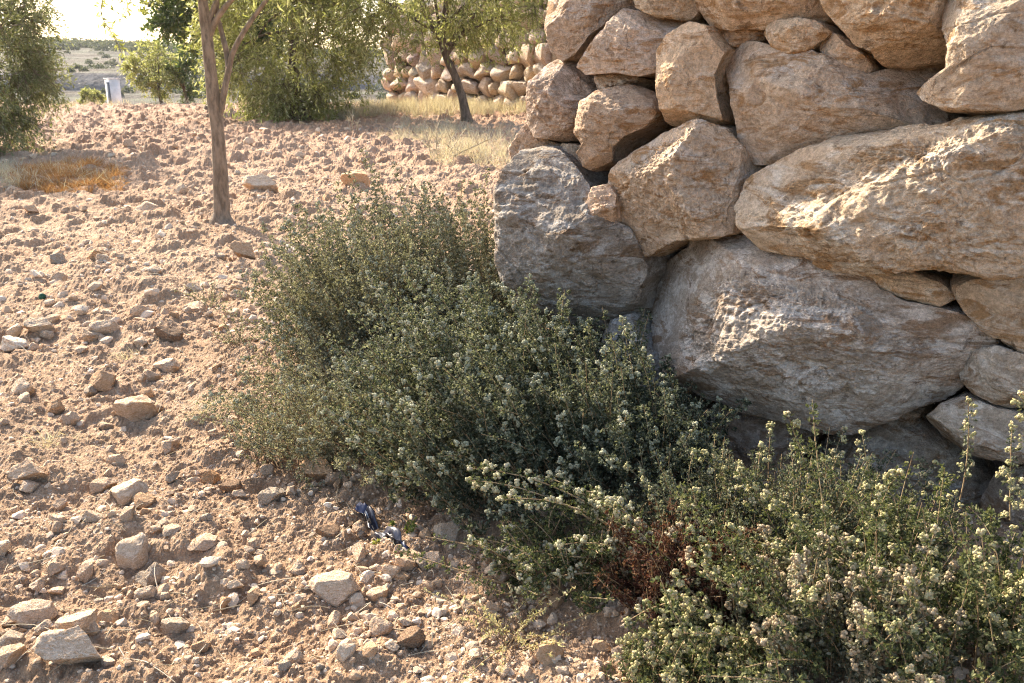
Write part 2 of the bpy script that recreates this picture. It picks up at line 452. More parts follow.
# ------------------------------------------------------------------ near dry stone wall
P0 = np.array([0.03, 2.9, 0.0]); P1 = np.array([1.25, 1.93, 0.0])
WD = (P1 - P0) / np.linalg.norm(P1 - P0)
WN = np.array([WD[1], -WD[0], 0.0]);  WN = WN if WN[1] < 0 else -WN
WN = WN + np.array([0, 0, 0.10]); WN /= np.linalg.norm(WN)
def on_wall(u, v, off=0.0):
    d = ray(u, v); o = np.array([0, 0, CAM_H])
    t = np.dot(P0 + WN * off - o, WN) / np.dot(d, WN)
    return o + d * t
_cs = {}
def cube_sphere(n):
    if n not in _cs:
        bm = bmesh.new(); bmesh.ops.create_cube(bm, size=2.0)
        bmesh.ops.subdivide_edges(bm, edges=bm.edges[:], cuts=n - 1, use_grid_fill=True)
        V = np.array([v.co[:] for v in bm.verts]); F = np.array([[q.index for q in f.verts] for f in bm.faces]); bm.free()
        V = np.tan(V * math.pi / 4)
        _cs[n] = (norm(V), F)
    return _cs[n]
def boulder_mesh(poly, off, thick, seed, rough=1.0, e=5.5, back=0.35, n=None, strata=1.0, center=None, planes=()):
    """rock whose outline on the wall face is the polygon; returns world centre and mesh pieces"""
    poly = np.array(poly, float)
    x, y = poly[:, 0], poly[:, 1]; x2, y2 = np.roll(x, -1), np.roll(y, -1); cr = x * y2 - x2 * y; A = cr.sum() / 2
    cu, cv = ((x + x2) * cr).sum() / (6 * A), ((y + y2) * cr).sum() / (6 * A)
    if center: cu, cv = center
    C = on_wall(cu, cv, off)
    view = norm(np.array([0, 0, CAM_H]) - C)
    out = norm(0.75 * view + 0.25 * WN)
    S = norm(np.cross(np.array([0, 0, 1.0]), WN)); S = S if S[0] > 0 else -S
    U = np.cross(S, WN); U = U if U[2] > 0 else -U
    Q = np.array([on_wall(a, b, off) for a, b in poly]) - C
    q2 = np.stack([Q @ S, Q @ U], -1)
    size = math.sqrt(abs(np.sum(q2[:, 0] * np.roll(q2[:, 1], -1) - np.roll(q2[:, 0], -1) * q2[:, 1])) / 2)
    # radial outline
    m = 720; th = np.linspace(-math.pi, math.pi, m, endpoint=False); rad = np.zeros(m)
    for (a, b) in zip(q2, np.roll(q2, -1, 0)):
        ex = b - a; den = np.cos(th) * (-ex[1]) + np.sin(th) * ex[0]
        den = np.where(np.abs(den) < 1e-9, 1e-9, den)
        t = (a[0] * (-ex[1]) + a[1] * ex[0]) / den
        s = (np.cos(th) * a[1] - np.sin(th) * a[0]) / den
        rad = np.where((t > 0) & (s >= -1e-6) & (s <= 1 + 1e-6), np.maximum(rad, t), rad)
    bad = rad <= 0
    if bad.any(): rad[bad] = np.interp(th[bad], th[~bad], rad[~bad])
    k = 5; ker = np.hanning(k + 2)[1:-1]; ker /= ker.sum()
    rad = np.convolve(np.concatenate([rad[-k:], rad, rad[:k]]), ker, 'same')[k:-k]
    if n is None: n = int(np.clip(size * 330, 44, 230))
    D, F = cube_sphere(n)
    a, b, c = D[:, 0], D[:, 1], D[:, 2]
    s = np.sqrt(np.maximum(0, 1 - c * c)); ang = np.arctan2(b, a)
    R = np.interp(ang, np.append(th, math.pi), np.append(rad, rad[0]))
    kk = (s ** e + np.abs(c) ** e) ** (-1 / e); pp = s * kk; cc_ = c * kk
    pl = R * pp * 1.04
    dz = np.where(c > 0, thick, -back) * np.abs(cc_)
    L2 = np.stack([pl * np.cos(ang), pl * np.sin(ang)], -1)
    Pt = L2[:, :1] * S + L2[:, 1:] * U + dz[:, None] * np.where(c[:, None] > 0, out, WN)
    rng = np.random.default_rng(seed)
    # flat fracture planes on the exposed side
    for (ps, pu, po, frac) in planes:
        nn = norm(S * ps + U * pu + out * po); ov = np.maximum((Pt @ nn) - (Pt @ nn).max() * frac, 0); Pt = Pt - nn * (ov * 0.92)[:, None]
    for _ in range(16):
        nn = norm(out + rng.normal(size=3) * 0.7 + np.array([0, 0, 0.05])); sup = (Pt @ nn).max(); lim = sup * rng.uniform(0.68, 0.94)
        ov = (Pt @ nn) - lim; ov = np.maximum(ov, 0)
        Pt = Pt - nn * (ov * 0.985)[:, None]
    # surface relief
    sm = np.clip(size / 0.4, 0.35, 1.2); grain = rng.uniform(0.6, 1.35); strata = strata * rng.uniform(0.4, 1.6)
    nrm = norm(norm(L2[:, :1] * S + L2[:, 1:] * U) * (pp ** 3)[:, None] + out * (np.sign(c) * np.abs(cc_) ** 3)[:, None])
    X = Pt + C
    inner = np.clip(1.3 - pp ** 8, 0.45, 1)  # keep the outline
    d = 0.026 * sm * fbm3(X * 4.6 / sm, 3, seed, 0.5)
    tilt = X @ norm(np.array([0.25, 0.2, 1.0]) + rng.normal(size=3) * 0.15)
    wob = 0.05 * noise3(X * 4, seed + 3)
    lay = fbm3(np.stack([X[:, 0] * 3, X[:, 1] * 3, (tilt + wob) * 24 / sm], -1), 3, seed + 5, 0.6)
    area = np.clip(0.5 + 1.6 * noise3(X * 3.1, seed + 21), 0.1, 1.2)
    d += 0.011 * strata * sm * lay * area
    rid = fbm3(X * 19, 4, seed + 9, 0.6, ridged=True)
    d += 0.0068 * sm * (rid - 0.3) * grain
    crk = np.abs(noise3(X * np.array([3.2, 3.2, 5.5]) + 0.12 * fbm3(X * 9, 2, seed + 31)[:, None], seed + 33)); d -= 0.006 * sm * np.exp(-(crk / 0.018) ** 2) * np.clip(1.3 - area, 0.25, 1)
    gr = fbm3(X * 60, 3, seed + 11, 0.8)
    d += 0.0048 * gr * grain
    pit = noise3(X * 16 + 3.3, seed + 15); d -= 0.022 * np.clip(pit - 0.40, 0, 0.3) * 2.5
    Pt = Pt + nrm * (d * rough * inner)[:, None]
    return C, (Pt, F), size

STONES = [
 # polygon, face offset, bulge, material, colour, label
 ([(552,-24),(640,-26),(630,8),(612,20),(592,36),(576,55),(565,60),(555,50),(550,25)], -0.02,.12,'T',(1.0,.93,.88),'tall pinkish tan stone at the top of the wall corner'),
 ([(628,-30),(705,-30),(703,12),(690,20),(660,17),(640,8)], 0.0,.11,'T',(1.0,.95,.86),'rounded tan top stone beside the pinkish corner stone'),
 ([(576,62),(584,43),(606,24),(626,10),(648,12),(688,20),(685,32),(664,42),(659,70),(640,74),(620,72),(590,74)],.01,.13,'T',(1.05,.97,.92),'wedge shaped pale pink stone with bright upper face'),
 ([(660,50),(672,35),(690,25),(717,30),(730,45),(722,60),(715,75),(717,98),(723,118),(705,127),(670,124),(655,113),(651,95)],.04,.14,'T',(1.12,.97,.80),'upright rounded orange tan stone with sunlit top'),
 ([(698,5),(705,-32),(816,-32),(827,12),(822,20),(800,22),(770,27),(735,29),(710,26)],.03,.13,'T',(1.12,1.0,.86),'long pale stone at the very top of the wall'),
 ([(766,34),(772,22),(800,19),(828,23),(836,28),(822,40),(808,50),(792,54),(773,47)],.05,.07,'T',(1.2,1.08,.92),'small cream wedge stone under the long top stone'),
 ([(716,27),(735,25),(766,28),(764,40),(745,47),(729,46)],-.01,.05,'T',(1.05,.93,.82),'little pinkish stone squeezed between larger ones'),
 ([(818,45),(828,32),(842,37),(860,50),(868,64),(867,76),(851,70),(837,64),(823,57)],.04,.05,'T',(1.2,1.1,.98),'small slanting pale chip stone beside the cream wedge'),
 ([(816,-34),(952,-34),(949,20),(946,45),(938,55),(915,59),(892,65),(877,63),(872,50),(857,44),(845,29),(828,12)],.06,.15,'T',(1.12,1.0,.84),'broad orange tan stone with a hooked lower corner'),
 ([(956,-34),(1090,-34),(1090,100),(1024,105),(990,108),(957,108),(928,98),(920,91),(933,79),(953,67),(956,47),(947,28)],.09,.15,'T',(.98,.92,.84),'large brownish stone with a pointed sunlit nose'),
 ([(713,74),(728,50),(749,44),(768,47),(790,54),(815,53),(838,62),(866,76),(895,66),(948,56),(955,68),(945,92),(958,108),(968,113),(955,121),(915,127),(880,131),(845,139),(808,150),(778,162),(760,161),(742,143),(727,120),(715,95)],-.01,.16,'T',(1.0,.92,.84),'big rounded pinkish stone with dark pits and pale streaks'),
 ([(749,206),(755,182),(765,174),(790,160),(815,149),(845,138),(880,133),(945,127),(985,118),(1024,110),(1095,100),(1095,268),(1024,272),(988,274),(968,270),(938,267),(907,267),(869,270),(831,265),(816,255),(774,246),(753,224)],.09,.17,'T',(1.02,.95,.85),'huge flat ochre slab running out along the wall'),
 ([(863,273),(877,267),(907,270),(938,282),(958,297),(938,305),(907,299),(884,289)],.10,.05,'T',(1.1,1.0,.85),'thin flat tan stone wedged under the ochre slab'),
 ([(947,268),(985,272),(1024,274),(1095,278),(1095,364),(1024,352),(1005,342),(985,329),(970,311),(957,291)],.06,.12,'T',(.98,.92,.84),'rough tan block under the right end of the ochre slab'),
 ([(629,313),(630,283),(641,267),(669,252),(677,238),(698,236),(744,238),(793,247),(831,261),(863,272),(876,290),(902,302),(946,311),(970,321),(985,344),(977,360),(962,379),(938,398),(907,406),(885,417),(850,431),(816,429),(778,418),(740,405),(705,391),(668,371),(645,352),(631,333)],.10,.24,'G',(1.08,1.03,.99),'enormous grey boulder with a whitish cap, biggest of the wall'),
 ([(613,152),(629,135),(652,122),(699,123),(725,131),(745,152),(763,167),(757,190),(749,215),(745,228),(713,235),(679,238),(655,251),(640,257),(640,241),(614,219),(609,190)],.04,.17,'T',(1.02,.92,.82),'large brown tan stone resting on the grey boulder'),
 ([(587,204),(593,188),(608,185),(616,195),(616,221),(595,222)],.12,.08,'T',(1.15,.98,.86),'knob of pink stone at the left of the brown stone'),
 ([(593,77),(617,71),(640,78),(636,86),(611,90),(597,95)],-.02,.05,'G',(1.1,1.0,.9),'small grey stone under the pale pink wedge'),
 ([(578,133),(585,103),(600,93),(629,84),(648,88),(659,100),(659,118),(647,127),(626,136),(616,147),(613,174),(608,181),(600,171),(581,165),(578,158),(586,144)],.02,.13,'T',(.92,.80,.70),'angular reddish brown stone near the wall corner'),
 ([(530,97),(537,73),(556,63),(567,59),(590,70),(593,88),(586,101),(584,118),(579,139),(559,140),(538,136),(531,123)],-.02,.13,'G',(1.22,1.05,.93),'pitted grey brown block on the wall corner'),
 ([(560,143),(583,146),(580,157),(588,171),(567,173),(559,160)],-.01,.06,'T',(1.02,.95,.86),'small tan filler stone under the pitted corner block'),
 ([(511,148),(529,122),(539,137),(560,145),(557,154),(527,157),(516,168)],-.04,.08,'T',(1.05,.92,.82),'low pinkish stone sticking out at the wall corner'),
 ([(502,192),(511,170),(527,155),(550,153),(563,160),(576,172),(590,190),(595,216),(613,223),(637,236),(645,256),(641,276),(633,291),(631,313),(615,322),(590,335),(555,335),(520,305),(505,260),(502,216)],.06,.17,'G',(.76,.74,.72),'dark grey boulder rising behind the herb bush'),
 ([(602,325),(629,317),(650,348),(690,374),(702,402),(660,425),(612,405),(596,362)],.03,.12,'G',(1.0,1.02,1.06),'bluish grey stone half hidden by the herb bush'),
 ([(688,384),(740,404),(790,420),(810,431),(801,456),(770,474),(715,464),(688,432)],-.03,.10,'G',(.95,.85,.78),'dark brownish stone under the enormous boulder'),
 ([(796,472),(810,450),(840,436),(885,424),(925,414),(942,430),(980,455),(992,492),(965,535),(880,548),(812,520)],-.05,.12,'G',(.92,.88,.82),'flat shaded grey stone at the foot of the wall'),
 ([(954,364),(968,349),(999,347),(1024,354),(1062,364),(1062,410),(1024,409),(1003,406),(976,394),(963,382)],.07,.09,'G',(1.2,1.14,1.06),'smooth pale grey stone under the rough tan block'),
 ([(929,417),(946,404),(968,396),(999,408),(1024,415),(1066,420),(1066,464),(1010,460),(970,453),(939,439)],.06,.09,'G',(1.15,1.08,1.0),'pale stone right at the flowering stalks'),
 ([(895,407),(915,399),(927,410),(916,425),(899,421)],-.02,.05,'G',(1.05,.95,.85),'fist sized stone in the dark gap under the boulder'),
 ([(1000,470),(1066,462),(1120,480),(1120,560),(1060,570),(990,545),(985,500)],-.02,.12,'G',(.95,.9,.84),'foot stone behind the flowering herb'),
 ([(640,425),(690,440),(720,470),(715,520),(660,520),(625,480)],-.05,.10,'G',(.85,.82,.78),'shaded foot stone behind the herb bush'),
 ([(1066,366),(1130,366),(1140,466),(1070,464)],.05,.1,'G',(1.1,1.02,.92),None),
 ([(1098,274),(1190,270),(1190,362),(1098,360)],.05,.12,'T',(1,.93,.85),None),
 ([(1100,104),(1240,90),(1240,262),(1100,266)],.06,.15,'T',(1.02,.93,.8),None),
 ([(1096,-34),(1230,-34),(1235,86),(1096,96)],.05,.14,'T',(1.05,.96,.85),None),
 ([(560,-100),(670,-110),(668,-34),(600,-28),(556,-28)],-.02,.12,'T',(1.0,.95,.88),None),
 ([(676,-110),(800,-115),(800,-38),(700,-34),(674,-36)],0,.12,'T',(1.05,.97,.86),None),
 ([(806,-120),(960,-125),(960,-40),(812,-38)],.02,.13,'T',(1.05,.96,.86),None),
 ([(966,-125),(1130,-130),(1130,-40),(968,-40)],.02,.13,'G',(1.1,1.0,.9),None),
]
wall = thing('dry_stone_wall', 'rough dry stone wall of big tan and grey boulders beside the herb bushes', 'stone wall', (P0 + WD * 0.8) + np.array([0, 0, 0]))
WL = np.array(wall.location)
for k, (poly, off, th, mt, colr, lab) in enumerate(STONES):
    C, pc, size = boulder_mesh(poly, off, th, 100 + k * 7, back=0.30 + 0.1 * (k % 3), strata=1.0 if k == 14 else 1.0,
                               planes=[(-0.25, -0.75, 0.8, 0.62), (0.35, -0.8, 0.75, 0.66), (-0.2, 0.9, 0.55, 0.74), (-0.75, 0.2, 0.7, 0.72)] if k == 14 else ())
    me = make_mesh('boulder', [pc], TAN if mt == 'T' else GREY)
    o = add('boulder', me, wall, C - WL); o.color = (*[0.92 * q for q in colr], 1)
    if lab: o['label'] = lab
# packed earth and rubble behind the face
def rubble_core():
    n, m = 60, 40
    s = np.linspace(0.02, 2.4, n); z = np.linspace(-0.15, 1.50, m)
    pcs = []
    def sheet(depth, flip):
        Sg, Zg = np.meshgrid(s, z, indexing='ij')
        B = P0[None] + WD[None] * Sg.reshape(-1, 1) + np.array([[0, 0, 1.0]]) * Zg.reshape(-1, 1)
        lean = 0.10 * Zg.reshape(-1, 1)
        nh = norm(np.array([WN[0], WN[1], 0]))
        B = B - nh * (depth + lean + 0.05 * fbm3(B * 6, 3, 77)[:, None])
        i = np.arange(n - 1)[:, None] * m; j = np.arange(m - 1)[None]
        F = np.stack([i + j, i + j + 1, i + m + j + 1, i + m + j], -1).reshape(-1, 4)
        return B, F[:, ::-1] if flip else F
    a, Fa = sheet(0.17, False); b, Fb = sheet(0.75, True)
    pcs = np.vstack([a, b]); F = [Fa, Fb + n * m]
    ring = [i * m for i in range(n)] + [(n - 1) * m + j for j in range(1, m)] + [i * m + m - 1 for i in range(n - 2, -1, -1)] + [j for j in range(m - 2, 0, -1)]
    ring = np.array(ring); r2 = np.roll(ring, -1)
    F.append(np.stack([ring, r2, r2 + n * m, ring + n * m], -1))
    return (pcs, np.vstack(F))
v_, f_ = rubble_core()
add('rubble_fill', make_mesh('rubble_fill', [(v_ - WL, f_)], simple('packed_earth', (0.10, 0.07, 0.05), (0.2, 0.14, 0.1), 12, (1, 0.03))), wall)

# ------------------------------------------------------------------ loose stones
def rock_shape(seed, sub=3, flat=0.6, cuts=14, boxy=1.0):
    rng = np.random.default_rng(seed); V, F = ico(sub); V = np.sign(V) * np.abs(V) ** boxy
    V *= np.array([1, rng.uniform(0.62, 0.9), flat * rng.uniform(0.8, 1.15)])
    for _ in range(cuts):
        n = norm(rng.normal(size=3)); lim = (V @ n).max() * rng.uniform(0.55, 0.9)
        V = V - n * (np.maximum(V @ n - lim, 0) * 0.93)[:, None]
    d = 0.10 * fbm3(V * 1.6 + seed, 2, seed) + 0.05 * fbm3(V * 5 + seed, 5, seed + 1, 0.72)
    return V * (1 + d)[:, None], F
ROCKS = [make_mesh('stone', [rock_shape(500 + k, 5, cuts=20, flat= [0.75, 0.5, 0.62, 0.9][k % 4])], FIELD, smooth=True) for k in range(16)]
def put_stone(name, u, v, wpx, label, shape, rot, tint, group=None, sink=0.3, tilt=(0, 0), sz=1.0, cat='stone'):
    p = on_ground(u, v); dist = math.sqrt(p[0] ** 2 + p[1] ** 2 + CAM_H ** 2)
    s = wpx / FPX * dist / 2 * 1.08
    o = add(name, ROCKS[shape])
    zs = s * sz
    o.scale = (s, s, zs)
    o.rotation_euler = (tilt[0], tilt[1], rot)
    q8 = np.arange(8) * 0.785; near = ground_h(p[0] + 0.7 * s * np.cos(q8), p[1] + 0.7 * s * np.sin(q8))
    o.location = (p[0], p[1], 0.5 * (near.mean() + near.max()) + s * (0.55 - sink) * 0.6)
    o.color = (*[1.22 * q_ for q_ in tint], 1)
    tag(o, label, cat, group)
    return o
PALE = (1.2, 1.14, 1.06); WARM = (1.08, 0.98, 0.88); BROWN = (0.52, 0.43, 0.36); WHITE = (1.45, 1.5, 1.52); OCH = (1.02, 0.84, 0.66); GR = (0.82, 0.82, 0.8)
NAMED = [
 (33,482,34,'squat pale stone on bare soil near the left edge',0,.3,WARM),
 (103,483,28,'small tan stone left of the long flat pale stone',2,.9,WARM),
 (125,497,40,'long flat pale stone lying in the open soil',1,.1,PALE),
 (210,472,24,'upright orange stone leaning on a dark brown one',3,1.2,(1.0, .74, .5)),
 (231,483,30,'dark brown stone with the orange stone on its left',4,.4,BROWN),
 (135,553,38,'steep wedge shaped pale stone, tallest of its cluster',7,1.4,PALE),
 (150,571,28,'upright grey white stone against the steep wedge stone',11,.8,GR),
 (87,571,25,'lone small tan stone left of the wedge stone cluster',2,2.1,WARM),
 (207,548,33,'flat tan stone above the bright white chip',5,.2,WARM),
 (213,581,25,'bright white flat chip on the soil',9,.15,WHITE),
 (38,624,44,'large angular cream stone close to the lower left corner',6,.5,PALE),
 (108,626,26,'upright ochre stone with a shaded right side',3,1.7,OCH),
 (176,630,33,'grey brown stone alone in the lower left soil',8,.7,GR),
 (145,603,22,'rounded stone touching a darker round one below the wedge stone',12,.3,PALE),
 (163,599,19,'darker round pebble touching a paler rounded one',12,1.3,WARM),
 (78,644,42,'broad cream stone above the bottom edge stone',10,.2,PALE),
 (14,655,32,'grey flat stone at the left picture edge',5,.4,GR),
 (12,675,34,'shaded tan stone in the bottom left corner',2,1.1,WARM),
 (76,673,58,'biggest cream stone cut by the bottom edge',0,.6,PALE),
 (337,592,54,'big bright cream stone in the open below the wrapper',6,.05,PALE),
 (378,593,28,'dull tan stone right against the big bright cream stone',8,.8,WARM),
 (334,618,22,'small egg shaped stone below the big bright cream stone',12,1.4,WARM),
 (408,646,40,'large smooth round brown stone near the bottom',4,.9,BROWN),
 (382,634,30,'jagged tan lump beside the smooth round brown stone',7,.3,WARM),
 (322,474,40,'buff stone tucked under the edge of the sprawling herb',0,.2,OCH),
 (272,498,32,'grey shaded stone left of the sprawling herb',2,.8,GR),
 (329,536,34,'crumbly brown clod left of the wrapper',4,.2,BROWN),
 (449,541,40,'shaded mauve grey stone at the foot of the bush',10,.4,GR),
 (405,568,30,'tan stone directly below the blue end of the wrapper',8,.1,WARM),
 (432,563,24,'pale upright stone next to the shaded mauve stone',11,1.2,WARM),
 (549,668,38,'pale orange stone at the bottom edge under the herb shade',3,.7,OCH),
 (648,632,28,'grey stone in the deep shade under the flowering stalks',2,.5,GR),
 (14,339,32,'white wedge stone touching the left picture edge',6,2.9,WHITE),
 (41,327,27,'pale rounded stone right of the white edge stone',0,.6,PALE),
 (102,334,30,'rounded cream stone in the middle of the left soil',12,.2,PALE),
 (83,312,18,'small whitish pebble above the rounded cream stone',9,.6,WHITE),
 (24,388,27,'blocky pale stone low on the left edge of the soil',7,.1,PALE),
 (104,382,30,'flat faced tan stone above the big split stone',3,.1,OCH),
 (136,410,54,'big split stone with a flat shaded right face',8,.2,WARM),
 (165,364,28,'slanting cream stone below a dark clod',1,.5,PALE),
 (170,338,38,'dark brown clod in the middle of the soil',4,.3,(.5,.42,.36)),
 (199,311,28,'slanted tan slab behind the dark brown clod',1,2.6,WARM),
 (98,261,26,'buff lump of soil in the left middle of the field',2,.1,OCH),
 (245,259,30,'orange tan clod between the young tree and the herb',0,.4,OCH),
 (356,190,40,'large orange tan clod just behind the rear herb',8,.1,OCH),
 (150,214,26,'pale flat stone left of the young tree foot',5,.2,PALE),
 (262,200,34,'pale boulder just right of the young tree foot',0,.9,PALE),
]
for k, (u, v, w, lab, sh, rot, tint) in enumerate(NAMED):
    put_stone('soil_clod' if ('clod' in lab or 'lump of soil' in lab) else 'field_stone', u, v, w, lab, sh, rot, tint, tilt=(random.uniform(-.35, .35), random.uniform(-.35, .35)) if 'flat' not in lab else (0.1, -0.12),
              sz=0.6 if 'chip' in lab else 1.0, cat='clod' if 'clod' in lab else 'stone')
ZONES = [
 ((0, 470, 400, 683), 105, (8, 26), 'one of many small stones strewn over the sunlit foreground soil', 'small stones on the sunlit foreground soil', (FPX * .0,)),
 ((0, 240, 250, 470), 70, (8, 22), 'one of many small stones strewn over the sunlit soil left of the herbs', 'small stones on the soil left of the herbs', ()),
 ((400, 520, 640, 683), 55, (9, 20), 'one of many small shaded stones on the ground below the herb bush', 'small stones on the shaded ground below the bush', ()),
 ((0, 125, 400, 235), 75, (6, 15), 'one of many small stones on the far soil around the young tree', 'small stones on the far soil', ()),
]
for (x0, y0, x1, y1), cnt, (w0, w1), lab, grp, _ in ZONES:
    for k in range(cnt):
        u = random.uniform(x0, x1); v = random.uniform(y0, y1)
        w = w0 + (w1 - w0) * random.random() ** 1.5
        tint = random.choice([PALE, WARM, WARM, OCH, PALE, WARM, GR, PALE]); f = random.uniform(0.85, 1.12)
        put_stone('small_stone', u, v, w, lab, random.randrange(16), random.uniform(0, 6.28), tuple(f * q for q in tint), grp,
                  sink=random.uniform(0.2, 0.45), tilt=(random.uniform(-.5, .5), random.uniform(-.5, .5)))
# the crumbs and pebbles nobody could count
def gravel():
    rng = np.random.default_rng(5)
    shapes = [rock_shape(900 + k, 2, 0.7, 14) for k in range(5)]; low = [rock_shape(950 + k, 1, 0.7, 9) for k in range(5)]
    pcs = []
    def scatter(n, rmin, rmax, smin, smax, shp, power):
        r = rmin * (rmax / rmin) ** rng.random(n); a = rng.uniform(-0.62, 0.62, n)
        x, y = r * np.sin(a), r * np.cos(a)
        cl = 0.5 + 0.9 * noise2(x * 1.7, y * 1.7, 15); keep = rng.random(n) < np.clip(cl, 0.12, 1); x, y = x[keep], y[keep]
        s = smin * (smax / smin) ** (rng.random(len(x)) ** power)
        z = ground_h(x, y) - s * rng.uniform(-0.15, 0.4, len(x))
        R = rand_rot(len(x), rng); R[:, 2] *= 0.85
        which = rng.integers(0, len(shp), len(x))
        for k, (V0, F0) in enumerate(shp):
            q = which == k; n_ = q.sum()
            if not n_: continue
            V = np.einsum('nij,vj->nvi', R[q], V0) * s[q][:, None, None] + np.stack([x, y, z], -1)[q][:, None]
            F = (np.arange(n_) * len(V0))[:, None, None] + F0[None]
            pcs.append((V.reshape(-1, 3), F.reshape(-1, 3)))
    scatter(42000, 1.25, 7, 0.0025, 0.008, low, 1.5)
    scatter(15000, 1.25, 7, 0.006, 0.026, shapes, 2.1)
    scatter(12000, 4, 28, 0.016, 0.06, shapes, 2.0)
    q = NT('crumb_stone'); g = q.n('ShaderNodeNewGeometry')
    c = q.ramp(g.outputs['Random Per Island'], 0.0, 1.0, (0.42, 0.29, 0.185), (0.68, 0.545, 0.41))
    c = q.mix(0.7, c, q.ramp(q.noise(90, 5, 0.75), 0.3, 0.7, (0.55, 0.53, 0.5), (1.15, 1.13, 1.1)), 'MULTIPLY')
    m = q.done(c, q.bump(q.noise(150, 5, 0.75), 0.8, 0.006))
    o = add('loose_gravel', make_mesh('loose_gravel', pcs, m, smooth=False))
    tag(o, 'loose pebbles and soil crumbs scattered over the tilled field', 'gravel', kind='stuff')
gravel()

# ------------------------------------------------------------------ herb bushes
def herb(name, label, cat, base, rx, ry, height, nstem, seed, leafm, lean=(0, 0), leaf=(0.006, 0.010), node=0.017, per=5, bare=0.25,
         fuzz=0.010, flowers=0.3, budm=None, bud=0.0042, nbud=9, foot_f=0.7, headspan=0.055, heads=(3, 7), thick=1.0, group='herb bushes', mess=0.045, edge=0.9, len_var=(0.65, 1.08), six=False, low=0.25, extra=None):
    rng = np.random.default_rng(seed)
    base = np.array([base[0], base[1], gz(base[0], base[1]) - 0.02])
    a = rng.uniform(0, 2 * math.pi, nstem); r = np.sqrt(rng.random(nstem))
    foot = np.stack([rx * foot_f * r * np.cos(a), ry * foot_f * r * np.sin(a), np.zeros(nstem)], -1)
    # tips on an uneven dome
    k = rng.uniform(*len_var, nstem)
    hz = height * np.sqrt(np.maximum(0.0, 1 - (r * edge) ** 2)) * (0.85 + 0.3 * rng.random(nstem)) + height * low * r
    tip = np.stack([rx * r * np.cos(a) + lean[0] * hz, ry * r * np.sin(a) + lean[1] * hz, hz], -1)
    lump = 1 + 0.22 * noise3(np.stack([np.cos(a) * r * 2.2, np.sin(a) * r * 2.2, np.full(nstem, seed * 1.7)], -1), seed)
    tip = foot + (tip - foot) * (k * lump)[:, None]
    tip = tip + rng.normal(size=tip.shape) * mess * np.array([1, 1, 0.5]); tip[:, 2] = np.maximum(tip[:, 2], 0.03)
    B = foot; T = tip; M = (B + T) / 2 + np.stack([(tip[:, 0] - foot[:, 0]) * -0.06, (tip[:, 1] - foot[:, 1]) * -0.06, 0.10 * height * rng.random(nstem)], -1) + rng.normal(size=(nstem, 3)) * (0.012 + mess * 0.5)
    if extra is not None:
        B = np.vstack([B, extra[0] - base]); M = np.vstack([M, extra[1] - base]); T = np.vstack([T, extra[2] - base])
    n = len(B)
    root = thing(name, label, cat, base, group)
    add('stems', make_mesh('stems', [tubes_many(B, M, T, 0.0017 * thick, 0.0007 * thick, 8, 4)], STEM), root)
    Ls = np.linalg.norm(T - M, axis=1) + np.linalg.norm(M - B, axis=1)
    cnt = np.maximum(3, (Ls * (1 - bare) / node).astype(int)); idx = np.repeat(np.arange(n), cnt)
    local = np.concatenate([np.arange(c) / c for c in cnt])
    t = (bare + (1 - bare) * (local + rng.random(len(local)) * 0.02))[:, None]
    P = B[idx] * (1 - t) ** 2 + 2 * M[idx] * t * (1 - t) + T[idx] * t * t
    Dn = norm(2 * (1 - t) * (M[idx] - B[idx]) + 2 * t * (T[idx] - M[idx]))
    side = norm(np.cross(Dn, rng.normal(size=Dn.shape)))
    # leaf pairs with small tufts in their axils: each node carries two or three little clusters
    P2 = np.repeat(P, 3, 0); D2 = np.repeat(Dn, 3, 0); t2 = np.repeat(t[:, 0], 3)
    sd = norm(np.cross(D2, rng.normal(size=D2.shape))); taper = np.clip(1.3 - 0.8 * t2, 0.35, 1)
    CC = P2 + sd * (fuzz * rng.random(len(P2)) ** 0.7 * 1.7 * taper)[:, None] + D2 * (rng.random((len(P2), 1)) * 0.006)
    per_ = per
    LP = np.repeat(CC, per_, 0); sdr = np.repeat(sd, per_, 0); Dr = np.repeat(D2, per_, 0); taper = np.repeat(taper, per_)
    LP = LP + rng.normal(size=LP.shape) * 0.0022
    LD = sdr * 0.7 + Dr * 0.6 + rng.normal(size=LP.shape) * 0.75
    ll = rng.uniform(leaf[0], leaf[1], len(LP)) * (0.65 + 0.35 * taper)
    add('foliage', make_mesh('foliage', [leaves(LP, LD, ll, ll * 0.62, rng, 0.2, six)], leafm, smooth=False), root)
    # flower heads: little balls round the last nodes of some stems
    fl = np.where(rng.random(n) < flowers)[0]
    if extra is not None: fl = np.union1d(fl, np.arange(nstem, n))
    if len(fl) and budm:
        HP = []
        for i in fl:
            nh = rng.integers(*heads) if i < nstem else rng.integers(9, 15)
            for h in range(nh):
                tt = 1 - headspan * h * rng.uniform(0.7, 1.3) * (0.35 / max(0.2, Ls[i]))
                c = B[i] * (1 - tt) ** 2 + 2 * M[i] * tt * (1 - tt) + T[i] * tt * tt
                if h: c = c + norm(rng.normal(size=3)) * bud * 3.2
                HP.append(c + norm(rng.normal(size=(nbud, 3))) * bud * rng.uniform(0.6, 1.75, (nbud, 1)))
        HP = np.concatenate(HP)
        sq = rng.uniform(0.75, 1.2, (len(HP), 3))
        add('flower_heads', make_mesh('flower_heads', [blobs(HP, bud * rng.uniform(0.55, 1.0, len(HP)), 1, rng, sq)], budm, smooth=False), root)
    return root

